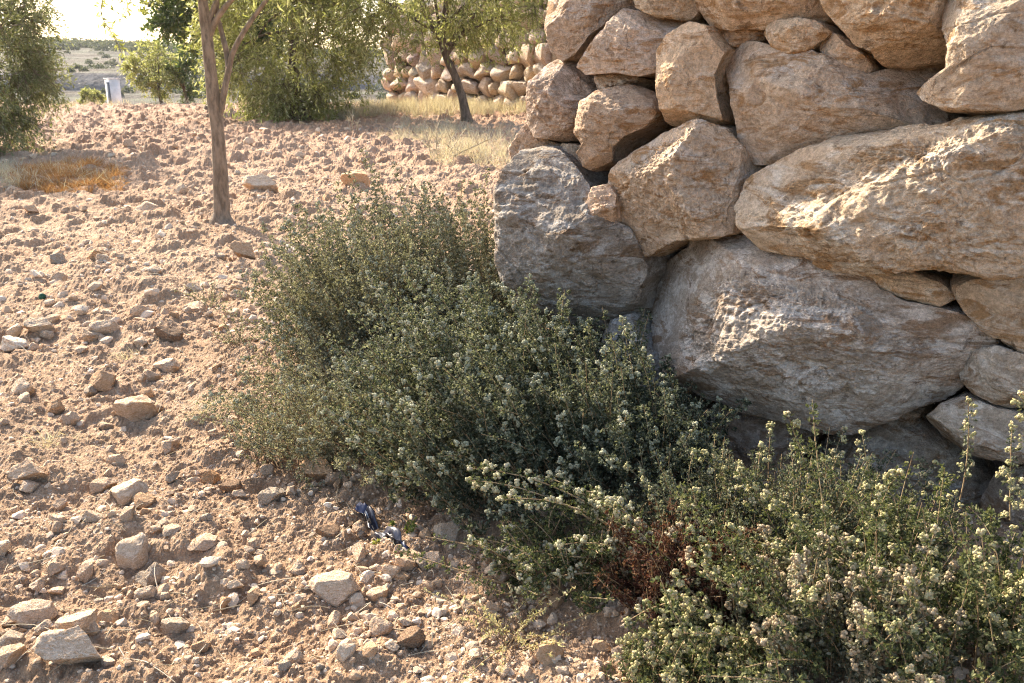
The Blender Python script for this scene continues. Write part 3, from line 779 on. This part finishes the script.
TIP = leafmat('pale_herb_tip', (0.28, 0.28, 0.18), (0.37, 0.36, 0.24), (0.46, 0.43, 0.30), 0.25, 25, 0.85, 0.1)
herb('herb_bush', 'dusty olive herb bush standing rearmost beside the wall corner', 'herb bush', (-0.30, 3.25), 0.60, 0.52, 0.66, 560, 1, HERB_OLD, lean=(-0.25, 0.0), edge=1.0, low=.15, flowers=0.5, budm=TIP, bud=.004, fuzz=.016, per=7, mess=.08, leaf=(.0075, .013), node=.022, foot_f=.75)
herb('herb_bush', 'dense dark green herb bush growing against the foot of the wall', 'herb bush', (0.13, 2.36), 0.56, 0.50, 0.47, 620, 2, HERB, lean=(-0.40, -0.12), edge=.96, mess=.06, low=.13, foot_f=.8, flowers=0.45, budm=TIP, bud=.0042, nbud=12, per=8, fuzz=.016, leaf=(.0075, .013), node=.021)
herb('herb_bush', 'low straggly herb sprawling leftwards over the sunlit soil', 'herb bush', (-0.40, 2.62), 0.48, 0.48, 0.24, 340, 3, HERB_OLD, lean=(-0.3, -0.1), flowers=0.5, budm=TIP, bud=0.004, low=0.25, fuzz=.014, mess=.07, per=6, node=.019)
herb('dry_bush', 'rust brown withered herb between the two green bushes', 'dry bush', (0.37, 1.62), 0.15, 0.11, 0.18, 260, 4, RUST, lean=(-.1, -.1), flowers=0.1, budm=BUDBROWN, group=None)
# front bush with pale flower heads, and the stalks that lean out of it
herb('flowering_herb', 'bushy herb with cream flower heads in the lower right corner', 'herb bush', (0.80, 1.46), 0.48, 0.34, 0.31, 205, 5, HERB_FRESH, leaf=(0.007, 0.012), per=4, flowers=0.38, budm=BUD, six=True, group='flowering herbs', bud=.0044, nbud=14, heads=(3, 20), len_var=(.5, 1.25), mess=.085, headspan=.075, lean=(-.3, -.1))
herb('flowering_herb', 'herb with faded brownish flower heads right of the rust brown one', 'herb bush', (0.60, 1.40), 0.20, 0.14, 0.26, 80, 15, HERB_OLD, leaf=(0.007, 0.011), per=4, flowers=0.8, budm=BUDBROWN, six=True, group='flowering herbs', bud=.0046, heads=(5, 10), mess=.07)
ex_b, ex_m, ex_t = [], [], []
rg = np.random.default_rng(21)
for (u0, v0, u1, v1, y0, y1) in [(640,520,470,468,1.70,1.84),(632,530,468,480,1.70,1.80),(628,520,500,500,1.68,1.74),(650,545,492,572,1.66,1.70),(640,560,520,590,1.66,1.62),(620,525,540,478,1.72,1.85),(650,545,600,505,1.66,1.66),(640,545,500,560,1.68,1.76),(655,540,580,490,1.66,1.7),(660,560,560,545,1.62,1.62)]:
    b = at_dist(u0, v0, y0); t_ = at_dist(u1, v1, y1); ex_b.append(b + np.array([0.04, 0, -0.08])); ex_t.append(t_); ex_m.append((b + t_) / 2 + np.array([0.03, 0, 0.05]))
herb('flowering_herb', 'thin herb stalks with cream flower heads reaching out leftwards over the shade', 'herb bush', (0.17, 1.74), 0.21, 0.16, 0.15, 100, 6, HERB_FRESH, lean=(-.2, 0), mess=.06, flowers=0.15, budm=BUD_SUN, six=True, group='flowering herbs', bare=0.3,
     extra=(np.array(ex_b), np.array(ex_m), np.array(ex_t)), headspan=.05, bud=.0052, thick=1.5)
herb('flowering_herb', 'small herb with cream flower heads cut off by the bottom edge', 'herb bush', (0.36, 1.36), 0.17, 0.10, 0.13, 80, 8, HERB_FRESH, flowers=0.7, budm=BUD, six=True, group='flowering herbs')
# tall stalks by the wall foot
ex = [(880,520,862,432,1.75,1.78),(960,500,968,398,1.72,1.72),(1010,520,1012,425,1.6,1.6),(1030,520,1004,470,1.55,1.55),(770,500,772,424,1.9,1.95),(1040,480,1022,395,1.55,1.5),(735,500,715,455,1.85,1.9)]
ex_b = np.array([at_dist(a, b, y) for a, b, c, d, y, yy in ex]); ex_t = np.array([at_dist(c, d, yy) for a, b, c, d, y, yy in ex])
herb('flowering_herb', 'green herb with tall slender flower stalks close to the wall foot', 'herb bush', (0.62, 1.80), 0.42, 0.18, 0.24, 260, 9, HERB, flowers=0.2, budm=BUD, six=False, group='flowering herbs',
     extra=(ex_b, (ex_b + ex_t) / 2 + rg.normal(size=ex_b.shape) * 0.01, ex_t))

# ------------------------------------------------------------------ trees
def crown_pieces(center, radii, nclump, per, leaf, rng, clump=0.4, shell=0.55, wid=0.28, droop=0.2, seed=0, mask=None):
    c = np.array(center); R = np.array(radii)
    d = norm(rng.normal(size=(nclump, 3))); rr = shell + (1 - shell) * rng.random(nclump) ** 0.6
    lum = 1 + 0.35 * noise3(d * 1.8 + seed, seed)
    CP_ = d * (rr * lum)[:, None] * R
    if mask is not None: CP_ = CP_[mask(CP_ + c)]
    k = np.repeat(np.arange(len(CP_)), per)
    # leaves sit along short twigs inside each clump
    tw = 7
    td = norm(rng.normal(size=(len(CP_), tw, 3)) + norm(CP_)[:, None] * 0.7 + np.array([0, 0, -droop]))
    ti = rng.integers(0, tw, len(k)); tt = rng.random(len(k)) * clump
    off = td[k, ti] * tt[:, None]; off[:, 2] -= droop * tt ** 2 / clump
    P = CP_[k] + off + rng.normal(size=(len(k), 3)) * clump * 0.06
    D = td[k, ti] + rng.normal(size=(len(k), 3)) * 0.75 + np.array([0, 0, -droop])
    L = leaf * rng.uniform(0.7, 1.25, len(k))
    tw_b = np.repeat(CP_, tw, 0); tw_t = tw_b + td.reshape(-1, 3) * clump * 0.9
    return (c + CP_), leaves(P + c, D, L, L * wid, rng, 0.12), tubes_many(tw_b + c, (tw_b + tw_t) / 2 + c, tw_t + c, 0.006, 0.002, 4, 3)
def tree(name, label, base, trunk_px, center, radii, nclump, per, leaf, leafm, seed, group=None, bark=BARK, r0=0.1, r1=0.03, clump=0.4, wid=0.28, droop=0.2, nbranch=22, shell=0.55, cat='tree', mask=None):
    rng = np.random.default_rng(seed); base = np.array(base, float)
    root = thing(name, label, cat, base, group)
    cl, lv, twigs = crown_pieces(center, radii, nclump, per, leaf, rng, clump, shell, wid, droop, seed, mask)
    path = spline(trunk_px, 18); rad = np.linspace(r0, r1, 18) ; rad[0] *= 1.35; rad[1] *= 1.12
    pcs = [tube(path, rad, 10, 0.25)]
    pick = rng.choice(len(cl), min(nbranch, len(cl)), replace=False)
    for i in pick:
        s = path[rng.integers(9, 18)]; e_ = cl[i]; mid = (s + e_) / 2 + np.array([0, 0, 0.12 * np.linalg.norm(e_ - s)]) + rng.normal(size=3) * 0.06
        pcs.append(tube(spline([s, mid, e_], 8), np.linspace(r1 * 0.75, 0.008, 8), 6))
    add('trunk', make_mesh('trunk', shift(pcs, base), bark), root)
    add('crown', make_mesh('crown', shift([lv + (0,), twigs + (1,)], base), [leafm, bark], smooth=False), root)
    return root

# young olive in the field
YT = 6.75
yb = on_ground(222, 222); YT = yb[1]
root = thing('olive_tree', 'young olive tree with a slim forked trunk standing in the tilled field', 'tree', (yb[0], yb[1], gz(yb[0], yb[1]) - 0.05), 'olive trees')
rb = np.array(root.location)
def yt(u, v, dy=0): return at_dist(u, v, YT + dy)
main = [np.array([yb[0], yb[1], rb[2]]), yt(221, 195), yt(218, 140), yt(211, 75), yt(206, 28), yt(202, -8), yt(199, -60), yt(202, -130)]
tp = [tube(spline(main, 40), np.interp(np.linspace(0, 1, 40), [0, .07, .3, .62, 1], [.125, .062, .049, .037, .014]), 14, 0.18)]
def br(pts, a, b, n=16): tp.append(tube(spline(pts, n), np.linspace(a, b, n), 8, 0.15))
br([yt(217, 122), yt(222, 104), yt(224, 92), yt(229, 68), yt(234, 50), yt(247, 27), yt(268, -2), yt(300, -45), yt(330, -80)], .028, .011, 26)
br([yt(229, 72), yt(226, 50, .03), yt(220, 26, .05), yt(217, 8, .05), yt(222, -40, .05)], .022, .012)
br([yt(208, 38), yt(216, 20), yt(226, 6), yt(238, -8), yt(262, -50)], .026, .011)
br([yt(207, 30), yt(213, 10), yt(219, -8), yt(225, -60)], .024, .011)
br([yt(199, -50), yt(180, -75), yt(150, -70), yt(118, -30), yt(104, -6)], .022, .004)
br([yt(202, -110), yt(240, -170), yt(280, -200)], .02, .006)
br([yt(199, -60), yt(160, -120), yt(120, -150)], .02, .006)
rng = np.random.default_rng(33)
cc = yt(205, -165)
cl, lv, tw = crown_pieces(cc, (1.25, 1.1, 0.85), 90, 130, 0.06, rng, 0.34, 0.4, 0.2, 0.5, 3)
hp, hd = [], []
for (u0, v0, u1, v1, n_) in [(104,-6,100,18,20),(100,18,118,40,26),(112,22,122,54,18),(135,-10,120,22,30),(150,-12,142,14,24),(118,-10,108,8,16),(160,-14,150,8,14)]:
    for q in range(n_):
        f = random.random(); hp.append(yt(u0 + (u1 - u0) * f + random.uniform(-3, 3), v0 + (v1 - v0) * f + random.uniform(-3, 3), random.uniform(-.12, .12))); hd.append([random.uniform(-.8, .8), random.uniform(-.6, .6), random.uniform(-.9, .5)])
hl = leaves(np.array(hp), np.array(hd), 0.062, 0.016, rng, 0.12)
htw = [tube(spline([yt(104, -6), yt(101, 14), yt(110, 30), yt(121, 52)], 10), np.linspace(.005, .002, 10), 4), tube(spline([yt(140, -20), yt(128, 6), yt(118, 24)], 8), np.linspace(.005, .002, 8), 4), tube(spline([yt(158, -20), yt(146, 10)], 6), np.linspace(.004, .002, 6), 4)]
add('trunk', make_mesh('trunk', shift(tp, rb), BARK), root)
add('crown', make_mesh('crown', shift([lv + (0,), tw + (1,), hl + (0,)] + [h + (1,) for h in htw], rb), [OLIVE_LIGHT, BARK], smooth=False), root)

# big olive at the left edge
b = at_dist(-40, 160, 12.2); b[2] = gz(b[0], b[1])
tree('olive_tree', 'leafy grey green olive tree cut by the left picture edge', b, [b, b + [0.1, 0, .7], b + [.0, 0, 1.5], b + [.15, 0, 2.2]], b + [-.05, 0, 1.75], (1.4, 1.4, 1.65), 300, 270, 0.066, OLIVE_MID, 41, 'olive trees', r0=.14, r1=.05, clump=.42, wid=.24, droop=.5)
# dense tree in the middle
b = on_ground(300, 121); b[2] = gz(b[0], b[1])
tree('olive_tree', 'dense bushy olive tree with foliage down to the ground in the middle distance', b, [b, b + [-.1, 0, .8], b + [0, 0, 1.8], b + [.2, 0, 3]], b + [-.15, 0, 2.0], (1.75, 1.6, 2.1), 270, 170, 0.11, OLIVE_LIGHT, 42, 'olive trees', bark=DARKBARK, r0=.2, r1=.06, clump=.6, wid=.24, droop=.45)
c2 = at_dist(212, 114, 25.5); c2[2] = gz(c2[0], c2[1])
tree('carob_tree', 'dark green round leaved tree behind the young olive trunk', c2, [c2, c2 + [0.4, 0, 1.2], c2 + [.6, 0, 2.4]], c2 + [.7, 0, 2.9], (1.9, 1.6, 1.5), 170, 230, 0.11, CAROB, 43, None, bark=DARKBARK, r0=.17, r1=.07, clump=.55, wid=.6, droop=.15)
# olive before the far wall
b = on_ground(467, 127); d0 = b[1]; b[2] = gz(b[0], b[1])
tree('olive_tree', 'olive tree with a leaning bare trunk in front of the far wall', b, [b, at_dist(463, 100, d0), at_dist(455, 76, d0), at_dist(443, 45, d0), at_dist(446, 5, d0), at_dist(450, -30, d0)], at_dist(428, -32, d0) , (2.8, 1.7, 1.6), 270, 190, 0.10, OLIVE_LIGHT, 44, 'olive trees', bark=DARKBARK, r0=.10, r1=.045, clump=.55, wid=.24, droop=.3)
# small trees on the field edge
for (u, v, y, w_, h_, lab, sd_, mt, tn) in [
   (163, 106, 32.0, .95, 1.15, 'small two stemmed tree on the far field edge right of the white cabinet', 51, OLIVE_LIGHT, .75),
   (190, 106, 33.5, .8, 1.2, 'small dark tree on the far field edge nearest the young olive trunk', 52, CAROB, .75)]:
    b = at_dist(u, v, y); b[2] = gz(b[0], b[1]) - 0.1
    tree('field_tree', lab, b, [b, b + [-.1, 0, .6], b + [-.25, 0, 1.2]], b + [-.2, 0, 1.45], (w_ * .75, .9, h_ * .75), 55, 110, 0.11, mt, sd_, 'small trees on the field edge', bark=DARKBARK, r0=.07, r1=.035, clump=.35, wid=.35)
b = at_dist(93, 108, 36.0); b[2] = gz(b[0], b[1]) - .1
tree('round_shrub', 'rounded yellow green shrub left of the white cabinet', b, [b, b + [0, 0, .3], b + [0, 0, .5]], b + [0, 0, .62], (.5, .5, .42), 40, 120, .08, OLIVE_LIGHT, 53, None, cat='shrub', r0=.04, r1=.02, clump=.2, wid=.4, nbranch=8)

# ------------------------------------------------------------------ far stone wall
def far_wall():
    A = np.array([-3.6, 27.2, 0]); B = np.array([1.3, 20.5, 0])
    dr = norm(B - A); ln = np.linalg.norm(B - A); nr = np.array([dr[1], -dr[0], 0]); nr = nr if nr[1] < 0 else -nr
    base = (A + B) / 2; root = thing('dry_stone_wall', 'distant dry stone wall of small sunlit stones behind the olive trees', 'stone wall', base)
    rng = np.random.default_rng(3)
    me = []
    for k in range(8):
        V, F = rock_shape(700 + k, 4, 0.8, 20, 0.58); me.append(make_mesh('stone', [(V, F)], TAN))
    z = 0.12; row = 0; cnt = 0
    while z < 2.75:
        h = rng.uniform(0.34, 0.46); s = -rng.uniform(0, .4)
        while s < ln:
            w = rng.uniform(0.36, 0.85)
            p = A + dr * (s + w / 2) - nr * (0.06 * z) + nr * rng.uniform(-.05, .07)
            # only the stretch between the trees and the near wall shows
            o = add('wall_stone', me[rng.integers(8)], root, (p[0] - base[0], p[1] - base[1], 0.05 + z + h / 2 + rng.uniform(-.04, .04)))
            o.scale = (w * .66, .34, h * .84); o.rotation_euler = (rng.uniform(-.2, .2), rng.uniform(-.25, .25), math.atan2(dr[1], dr[0]) + rng.uniform(-.15, .15) + (math.pi if rng.random() < .5 else 0))
            f = rng.uniform(.78, 1.12); o.color = (f, f * rng.uniform(.93, 1.0), f * rng.uniform(.88, 1.0), 1); cnt += 1
            s += w * 1.02
        z += h * 0.97; row += 1
    # earth core
    th, hh = .22, 2.8
    c = [A - dr * .2 - nr * .05, B + dr * .2 - nr * .05, B + dr * .2 - nr * .8, A - dr * .2 - nr * .8]
    n = 30; V = []
    for i in range(n + 1):
        f = i / n; a_ = c[0] * (1 - f) + c[1] * f; b_ = c[3] * (1 - f) + c[2] * f; top = hh + .12 * math.sin(i * 1.7) + .08 * math.sin(i * 3.1)
        V += [a_ + [0, 0, -.2], a_ - nr * .12 + [0, 0, top], b_ + [0, 0, top], b_ + [0, 0, -.2]]
    V = np.array(V) - base; F = []
    for i in range(n):
        for j in range(3): F.append([i * 4 + j, i * 4 + j + 1, i * 4 + 5 + j, i * 4 + 4 + j])
    F += [[0, 3, 2, 1], [n * 4, n * 4 + 1, n * 4 + 2, n * 4 + 3]]
    add('rubble_fill', make_mesh('rubble_fill', [(V, np.array(F))], bpy.data.materials['packed_earth'], smooth=False), root)
    return cnt
print('far wall stones', far_wall())

# ------------------------------------------------------------------ dry grass and weeds
def tuft(P, rng, per, ln, wd, spread=0.6, up=1.0):
    n = len(P) * per; Q = np.repeat(P, per, 0) + np.stack([rng.normal(size=n) * .03, rng.normal(size=n) * .03, np.zeros(n)], -1)
    D = np.stack([rng.normal(size=n) * spread, rng.normal(size=n) * spread, np.full(n, up)], -1)
    L = ln * rng.uniform(.4, 1.2, n)
    return leaves(Q, D, L, wd, rng, 0.1)
def grass_patch(name, label, cat, pts, mat, per, ln, wd, seed, kind=None, group=None, spread=.6, up=1.0):
    rng = np.random.default_rng(seed); P = np.array(pts, float); P[:, 2] = ground_h(P[:, 0], P[:, 1]) - .01
    base = P.mean(0); base[2] = P[:, 2].min()
    o = add(name, make_mesh(name, shift([tuft(P, rng, per, ln, wd, spread, up)], base), mat, smooth=False), None, base)
    return tag(o, label, cat, group, kind)
rng = np.random.default_rng(8)
def cloud_px(n, poly_u, poly_v, rng):
    u = rng.uniform(*poly_u, n); v = rng.uniform(*poly_v, n)
    return np.array([on_ground(a, b_) for a, b_ in zip(u, v)])
cl_ = np.vstack([cloud_px(190, (12, 122), (172, 194), rng), cloud_px(60, (40, 100), (166, 180), rng)])
cl_ = cl_[noise2(cl_[:, 0] * 3.1, cl_[:, 1] * 3.1, 5) > -.4]
def orange_mound():
    r_ = np.random.default_rng(61); P = cl_.copy(); P[:, 2] = ground_h(P[:, 0], P[:, 1]) - .01; base = P.mean(0); base[2] = P[:, 2].min()
    a_ = tuft(P, r_, 80, .12, .0035, 1.0, .9); b_ = tuft(P + r_.normal(size=P.shape) * [.05, .05, 0], r_, 2, .22, .004, .8, .9)
    o_ = add('dry_grass_clump', make_mesh('dry_grass_clump', shift([a_ + (0,), b_ + (1,)], base), [ORANGE, STRAW], smooth=False), None, base)
    tag(o_, 'mound of orange dry grass on the soil near the left edge', 'dry grass')
orange_mound()
grass_patch('dry_weed_clump', 'pale straggly weeds left of the orange dry grass', 'weeds', cloud_px(70, (-30, 30), (165, 195), rng), STRAW, 20, .16, .006, 62)
g = []
for (x0, x1, y0, y1, n_) in [(-4.2, 2.2, 20.5, 24.5, 420)]:
    g.append(np.stack([rng.uniform(x0, x1, n_), rng.uniform(y0, y1, n_), np.zeros(n_)], -1))
grass_patch('dry_grass', 'strip of tall straw coloured grass along the foot of the distant wall', 'grass', np.vstack(g), STRAW, 26, .34, .010, 64, kind='stuff', spread=.35)
g = np.vstack([cloud_px(150, (430, 520), (130, 172), rng), cloud_px(70, (380, 450), (122, 150), rng)])
grass_patch('dry_grass', 'pale dead grass between the rear herb and the olive trunk', 'grass', g, STRAW, 20, .24, .005, 65, kind='stuff', spread=.6)
g = np.stack([rng.uniform(-30, -2, 300), rng.uniform(29, 34, 300), np.zeros(300)], -1)
grass_patch('dry_grass', 'thin dry grass along the far edge of the field', 'grass', g, STRAW, 14, .25, .012, 66, kind='stuff', spread=.5)
# dead weed stalks
def stalks(label, specs, seed):
    rng = np.random.default_rng(seed); B, M, T = [], [], []
    for (u0, v0, u1, v1) in specs:
        b_ = on_ground(u0, v0); b_[2] = gz(b_[0], b_[1]); t_ = at_dist(u1, v1, b_[1]); B.append(b_); T.append(t_); M.append((b_ + t_) / 2 + rng.normal(size=3) * .02)
    B, M, T = map(np.array, (B, M, T)); base = B.mean(0)
    sb = []; n = len(B)
    pc = [tubes_many(B, M, T, .010, .005, 7, 4)]
    k = np.repeat(np.arange(n), 7); t = rng.uniform(.35, 1, len(k))[:, None]
    S = B[k] * (1 - t) ** 2 + 2 * M[k] * t * (1 - t) + T[k] * t * t; E = S + (rng.normal(size=S.shape) * .6 + [0, 0, .6]) * .09
    pc.append(tubes_many(S, (S + E) / 2 + [0, 0, .01], E, .006, .003, 4, 3))
    o = add('dead_weed', make_mesh('dead_weed', shift(pc, base), STRAW), None, base); tag(o, label, 'weed', 'dead weeds behind the herbs')
stalks('dead bleached weed with stiff stalks in front of the olive trunk', [(432,165,425,130),(438,165,437,128),(446,165,452,132),(442,165,466,128),(450,166,492,138)], 1)
stalks('small tuft of dead stalks right of the dense bushy tree', [(352,136,347,118),(354,136,353,117),(356,136,359,120)], 2)
# straw bits on the soil
def straw_litter():
    rng = np.random.default_rng(9); n = 420
    u = rng.uniform(0, 480, n); v = rng.uniform(200, 683, n) ; P = np.array([on_ground(a, b_) for a, b_ in zip(u, v)])
    P[:, 2] = ground_h(P[:, 0], P[:, 1]) + .008
    a = rng.uniform(0, 6.28, n); L = rng.uniform(.02, .09, n)[:, None]; D = np.stack([np.cos(a), np.sin(a), rng.uniform(-.1, .3, n)], -1) * L
    E = P + D; Mm = (P + E) / 2 + rng.normal(size=P.shape) * .008
    o = add('straw_litter', make_mesh('straw_litter', [tubes_many(P, Mm, E, .0013, .0008, 5, 3)], STRAW)); tag(o, 'broken bits of straw lying about on the soil', 'straw', kind='stuff')
straw_litter()
rng = np.random.default_rng(77)
for (u, v, s_, lab) in [(130,350,.05,'little straw tuft beside the dark brown clod'),(205,408,.06,'curled straw tuft right of the big split stone'),(50,440,.06,'straw tuft low on the left side of the soil'),(225,400,.05,'straw tuft at the tip of the sprawling herb')]:
    p = on_ground(u, v); pts = p + np.stack([rng.normal(size=16) * .008, rng.normal(size=16) * .008, np.zeros(16)], -1)
    grass_patch('straw_tuft', lab, 'dry grass', pts, STRAW, 9, s_, .0025, int(u), group='straw tufts', spread=1.0, up=.7)
def sprig(u, v, n, s_, lab, mat=HERB_OLD, lf=.010):
    rng = np.random.default_rng(int(u * 7 + v)); p = on_ground(u, v); p[2] = gz(p[0], p[1])
    B = np.repeat(p[None], n, 0) + rng.normal(size=(n, 3)) * [.02, .02, 0]; T = B + np.stack([rng.normal(size=n) * .7, rng.normal(size=n) * .7, rng.uniform(.3, 1, n)], -1) * s_
    M = (B + T) / 2 + [0, 0, s_ * .2]
    k = np.repeat(np.arange(n), 26); t = rng.uniform(.2, 1, len(k))[:, None]; S = B[k] * (1 - t) ** 2 + 2 * M[k] * t * (1 - t) + T[k] * t * t
    root = thing('seedling', lab, 'small plant', p, 'small weeds on the soil')
    add('stems', make_mesh('stems', shift([tubes_many(B, M, T, .0014, .0007, 5, 3)], p), STEM), root)
    add('foliage', make_mesh('foliage', shift([leaves(S, rng.normal(size=S.shape) + [0, 0, .4], lf, lf * .55, rng)], p), mat, smooth=False), root)
sprig(208, 305, 16, .12, 'small grey green weed on the soil below the young tree')
sprig(240, 345, 18, .11, 'small sparse weed at the left tip of the rear herb')
sprig(270, 455, 12, .10, 'thin sprig of herb lying on soil left of the sprawling herb')
sprig(400, 536, 4, .028, 'tiny bright green seedling beside the wrapper', leafmat('seedling_leaf', (.13, .17, .03), (.19, .22, .05), (.28, .28, .08)), .012)
sprig(510, 640, 22, .12, 'pale weed with cream tips on the ground in front of the bush', BUD, .009)

# ------------------------------------------------------------------ litter
def wrapper():
    p = on_ground(385, 532); base = np.array([p[0], p[1], gz(p[0], p[1])])
    pts = [(360, 508), (368, 514), (374, 524), (383, 534), (391, 543), (399, 551), (408, 556)]
    C = []
    for k, (u, v) in enumerate(pts):
        q = on_ground(u, v); q[2] = gz(q[0], q[1]) + .012 + .010 * math.sin(k * 1.9); C.append(q)
    C = spline(C, 26); T = norm(np.gradient(C, axis=0)); S = norm(np.cross(T, [0, 0, 1.0])); U = np.cross(S, T)
    rng = np.random.default_rng(4); w = np.interp(np.arange(26), [0, 4, 12, 20, 22, 25], [.015, .010, .014, .010, .004, .011]); V = []
    cols = 7
    for i in range(26):
        for j in range(cols):
            a = (j / (cols - 1) - .5) * 2
            V.append(C[i] + S[i] * a * w[i] * (1 + .15 * rng.normal()) + U[i] * (.012 * math.cos(a * 2.4 + i * .5) + .004 * rng.normal()) )
    V = np.array(V); V2 = V - np.repeat(U, cols, 0) * .0006
    F0, F1, F2 = [], [], []
    for i in range(25):
        for j in range(cols - 1):
            f = [i * cols + j, i * cols + j + 1, (i + 1) * cols + j + 1, (i + 1) * cols + j]
            blue = i < 3 or i > 21
            (F2 if blue else (F1 if (j == 3 and i % 7 > 1) else F0)).append(f)
    def plas(n_, c, r_, mt=0.0):
        q = NT(n_); q.b.inputs['Roughness'].default_value = r_; q.b.inputs['Metallic'].default_value = mt; q.b.inputs['Specular IOR Level'].default_value = .5
        return q.done(q.mix(q.ramp(q.noise(90, 3), .35, .65), c, tuple(min(1, k * 1.5) for k in c)))
    me = make_mesh('candy_wrapper', [(V - base, np.array(F0), 0), (V - base, np.array(F1), 1), (V - base, np.array(F2), 2)], [plas('black_foil', (.02, .02, .03), .35), plas('silver_foil', (.22, .23, .24), .5, .3), plas('blue_foil', (.02, .025, .06), .5)])
    o = add('snack_wrapper', me, None, base); tag(o, 'crumpled black and silver wrapper with blue ends on the soil', 'wrapper')
    so = o.modifiers.new('thickness', 'SOLIDIFY'); so.thickness = .0008
wrapper()
p = on_ground(42, 297)
V0, F0 = ico(3); V = V0 * [.019, .010, .017]; V[:, 1] += .012 * (V0[:, 0] ** 2) ; V *= (1 + .06 * fbm3(V0 * 2, 2, 4))[:, None]
o = add('green_scrap', make_mesh('green_scrap', [(V, F0)], simple('green_plastic', (.012, .045, .025), (.02, .07, .04), 30, rough=.6)), None, (p[0], p[1], gz(p[0], p[1]) + .02)); o.rotation_euler = (-.5, 0, .3)
tag(o, 'small round dark green scrap lying on the soil', 'scrap')

# ------------------------------------------------------------------ white cabinet beyond the field edge
def box(x0, x1, y0, y1, z0, z1, bev=0.0):
    bm = bmesh.new(); bmesh.ops.create_cube(bm, size=1.0)
    for v in bm.verts: v.co = ((x0 + x1) / 2 + v.co.x * (x1 - x0), (y0 + y1) / 2 + v.co.y * (y1 - y0), (z0 + z1) / 2 + v.co.z * (z1 - z0))
    if bev: bmesh.ops.bevel(bm, geom=bm.edges[:], offset=bev, segments=2, affect='EDGES')
    bm.verts.index_update(); V = np.array([v.co[:] for v in bm.verts]); fs = [[q.index for q in f.verts] for f in bm.faces]; bm.free()
    out = [(V, np.array([f for f in fs if len(f) == 4]))]
    tri = [f for f in fs if len(f) == 3]
    if tri: out.append((V, np.array(tri)))
    return out
b = at_dist(115, 104, 38.0); b[2] = float(macro(np.array([b[0]]), np.array([b[1]]))[0])
topz = at_dist(113, 79, 38.0)[2]; hh = topz - b[2]
root = thing('utility_cabinet', 'narrow white cabinet with a dark slot standing beyond the field edge', 'cabinet', b)
WHT = simple('weathered_white_paint', (.55, .54, .51), (.68, .67, .64), 3)
add('body', make_mesh('body', box(-.21, .21, -.2, .2, -.1, hh, .012), WHT), root)
add('door', make_mesh('door', box(-.10, .06, -.225, -.203, .05, hh - .12, .006), simple('dark_grey_paint', (.10, .11, .12), (.15, .16, .17), 4)), root)
add('roof_slab', make_mesh('roof_slab', box(-.235, .235, -.23, .225, hh + .002, hh + .04, .006), WHT), root)
root.rotation_euler.z = -.45
b2 = at_dist(131, 100, 41.0); b2[2] = float(macro(np.array([b2[0]]), np.array([b2[1]]))[0])
V, F = rock_shape(812, 4, .7); V = V * [.42, .35, .6]; V[:, 2] += .45
o = add('grey_shape', make_mesh('grey_shape', [(V, F)], GREY), None, b2); o.color = (.8, .9, 1.05, 1); tag(o, 'small bluish grey shape right of the white cabinet', 'object')  # rock-shaped stand-in for a small object of unclear kind

# ------------------------------------------------------------------ vegetation on the far hillside
def far_woods():
    rng = np.random.default_rng(13); P = []; R = []
    n = 900; x = rng.uniform(-190, 60, n); y = rng.uniform(215, 300, n)
    P = np.stack([x, y, hill_h(x, y)], -1); R = rng.uniform(1.0, 2.6, n)
    k = np.repeat(np.arange(n), 130); d = norm(rng.normal(size=(len(k), 3))); d[:, 2] = np.abs(d[:, 2]) * .9
    L = P[k] + d * (R[k] * rng.uniform(.5, 1, len(k)))[:, None]
    pc = leaves(L, d + rng.normal(size=d.shape), .6, .45, rng)
    o = add('ridge_woodland', make_mesh('ridge_woodland', [pc], FARLEAF, smooth=False)); tag(o, 'far off belt of green trees along the hill ridge', 'woodland', kind='stuff')
    n = 420; x = rng.uniform(-120, 20, n); y = rng.uniform(62, 212, n); x = x * (y / 200) - .05 * y
    keep = noise2(x * .05, y * .05, 22) > -.05; x, y = x[keep], y[keep]; n = len(x)
    P = np.stack([x, y, hill_h(x, y)], -1); R = rng.uniform(.35, 1.1, n)
    k = np.repeat(np.arange(n), 110); d = norm(rng.normal(size=(len(k), 3))); d[:, 2] = np.abs(d[:, 2])
    L = P[k] + d * (R[k] * rng.uniform(.4, 1, len(k)))[:, None]
    pc = leaves(L, d + rng.normal(size=d.shape), .32, .24, rng)
    o = add('hillside_scrub', make_mesh('hillside_scrub', [pc], FARLEAF, smooth=False)); tag(o, 'scattered low scrub covering the terraced hillside', 'scrub', kind='stuff')
far_woods()

# ------------------------------------------------------------------ air
HAZE = True
if HAZE:
    q = bpy.data.materials.new('haze'); q.use_nodes = True; t = q.node_tree; t.nodes.remove(t.nodes['Principled BSDF'])
    pv = t.nodes.new('ShaderNodeVolumePrincipled'); pv.inputs['Color'].default_value = (.93, .94, .96, 1); pv.inputs['Density'].default_value = .0002; pv.inputs['Anisotropy'].default_value = .2
    t.links.new(pv.outputs[0], t.nodes['Material Output'].inputs['Volume'])
    pcs = box(-420, 420, -30, 420, -6, 24)
    o = add('haze', make_mesh('haze', pcs, q, smooth=False)); tag(o, 'pale dusty air over the valley', 'haze', kind='stuff')
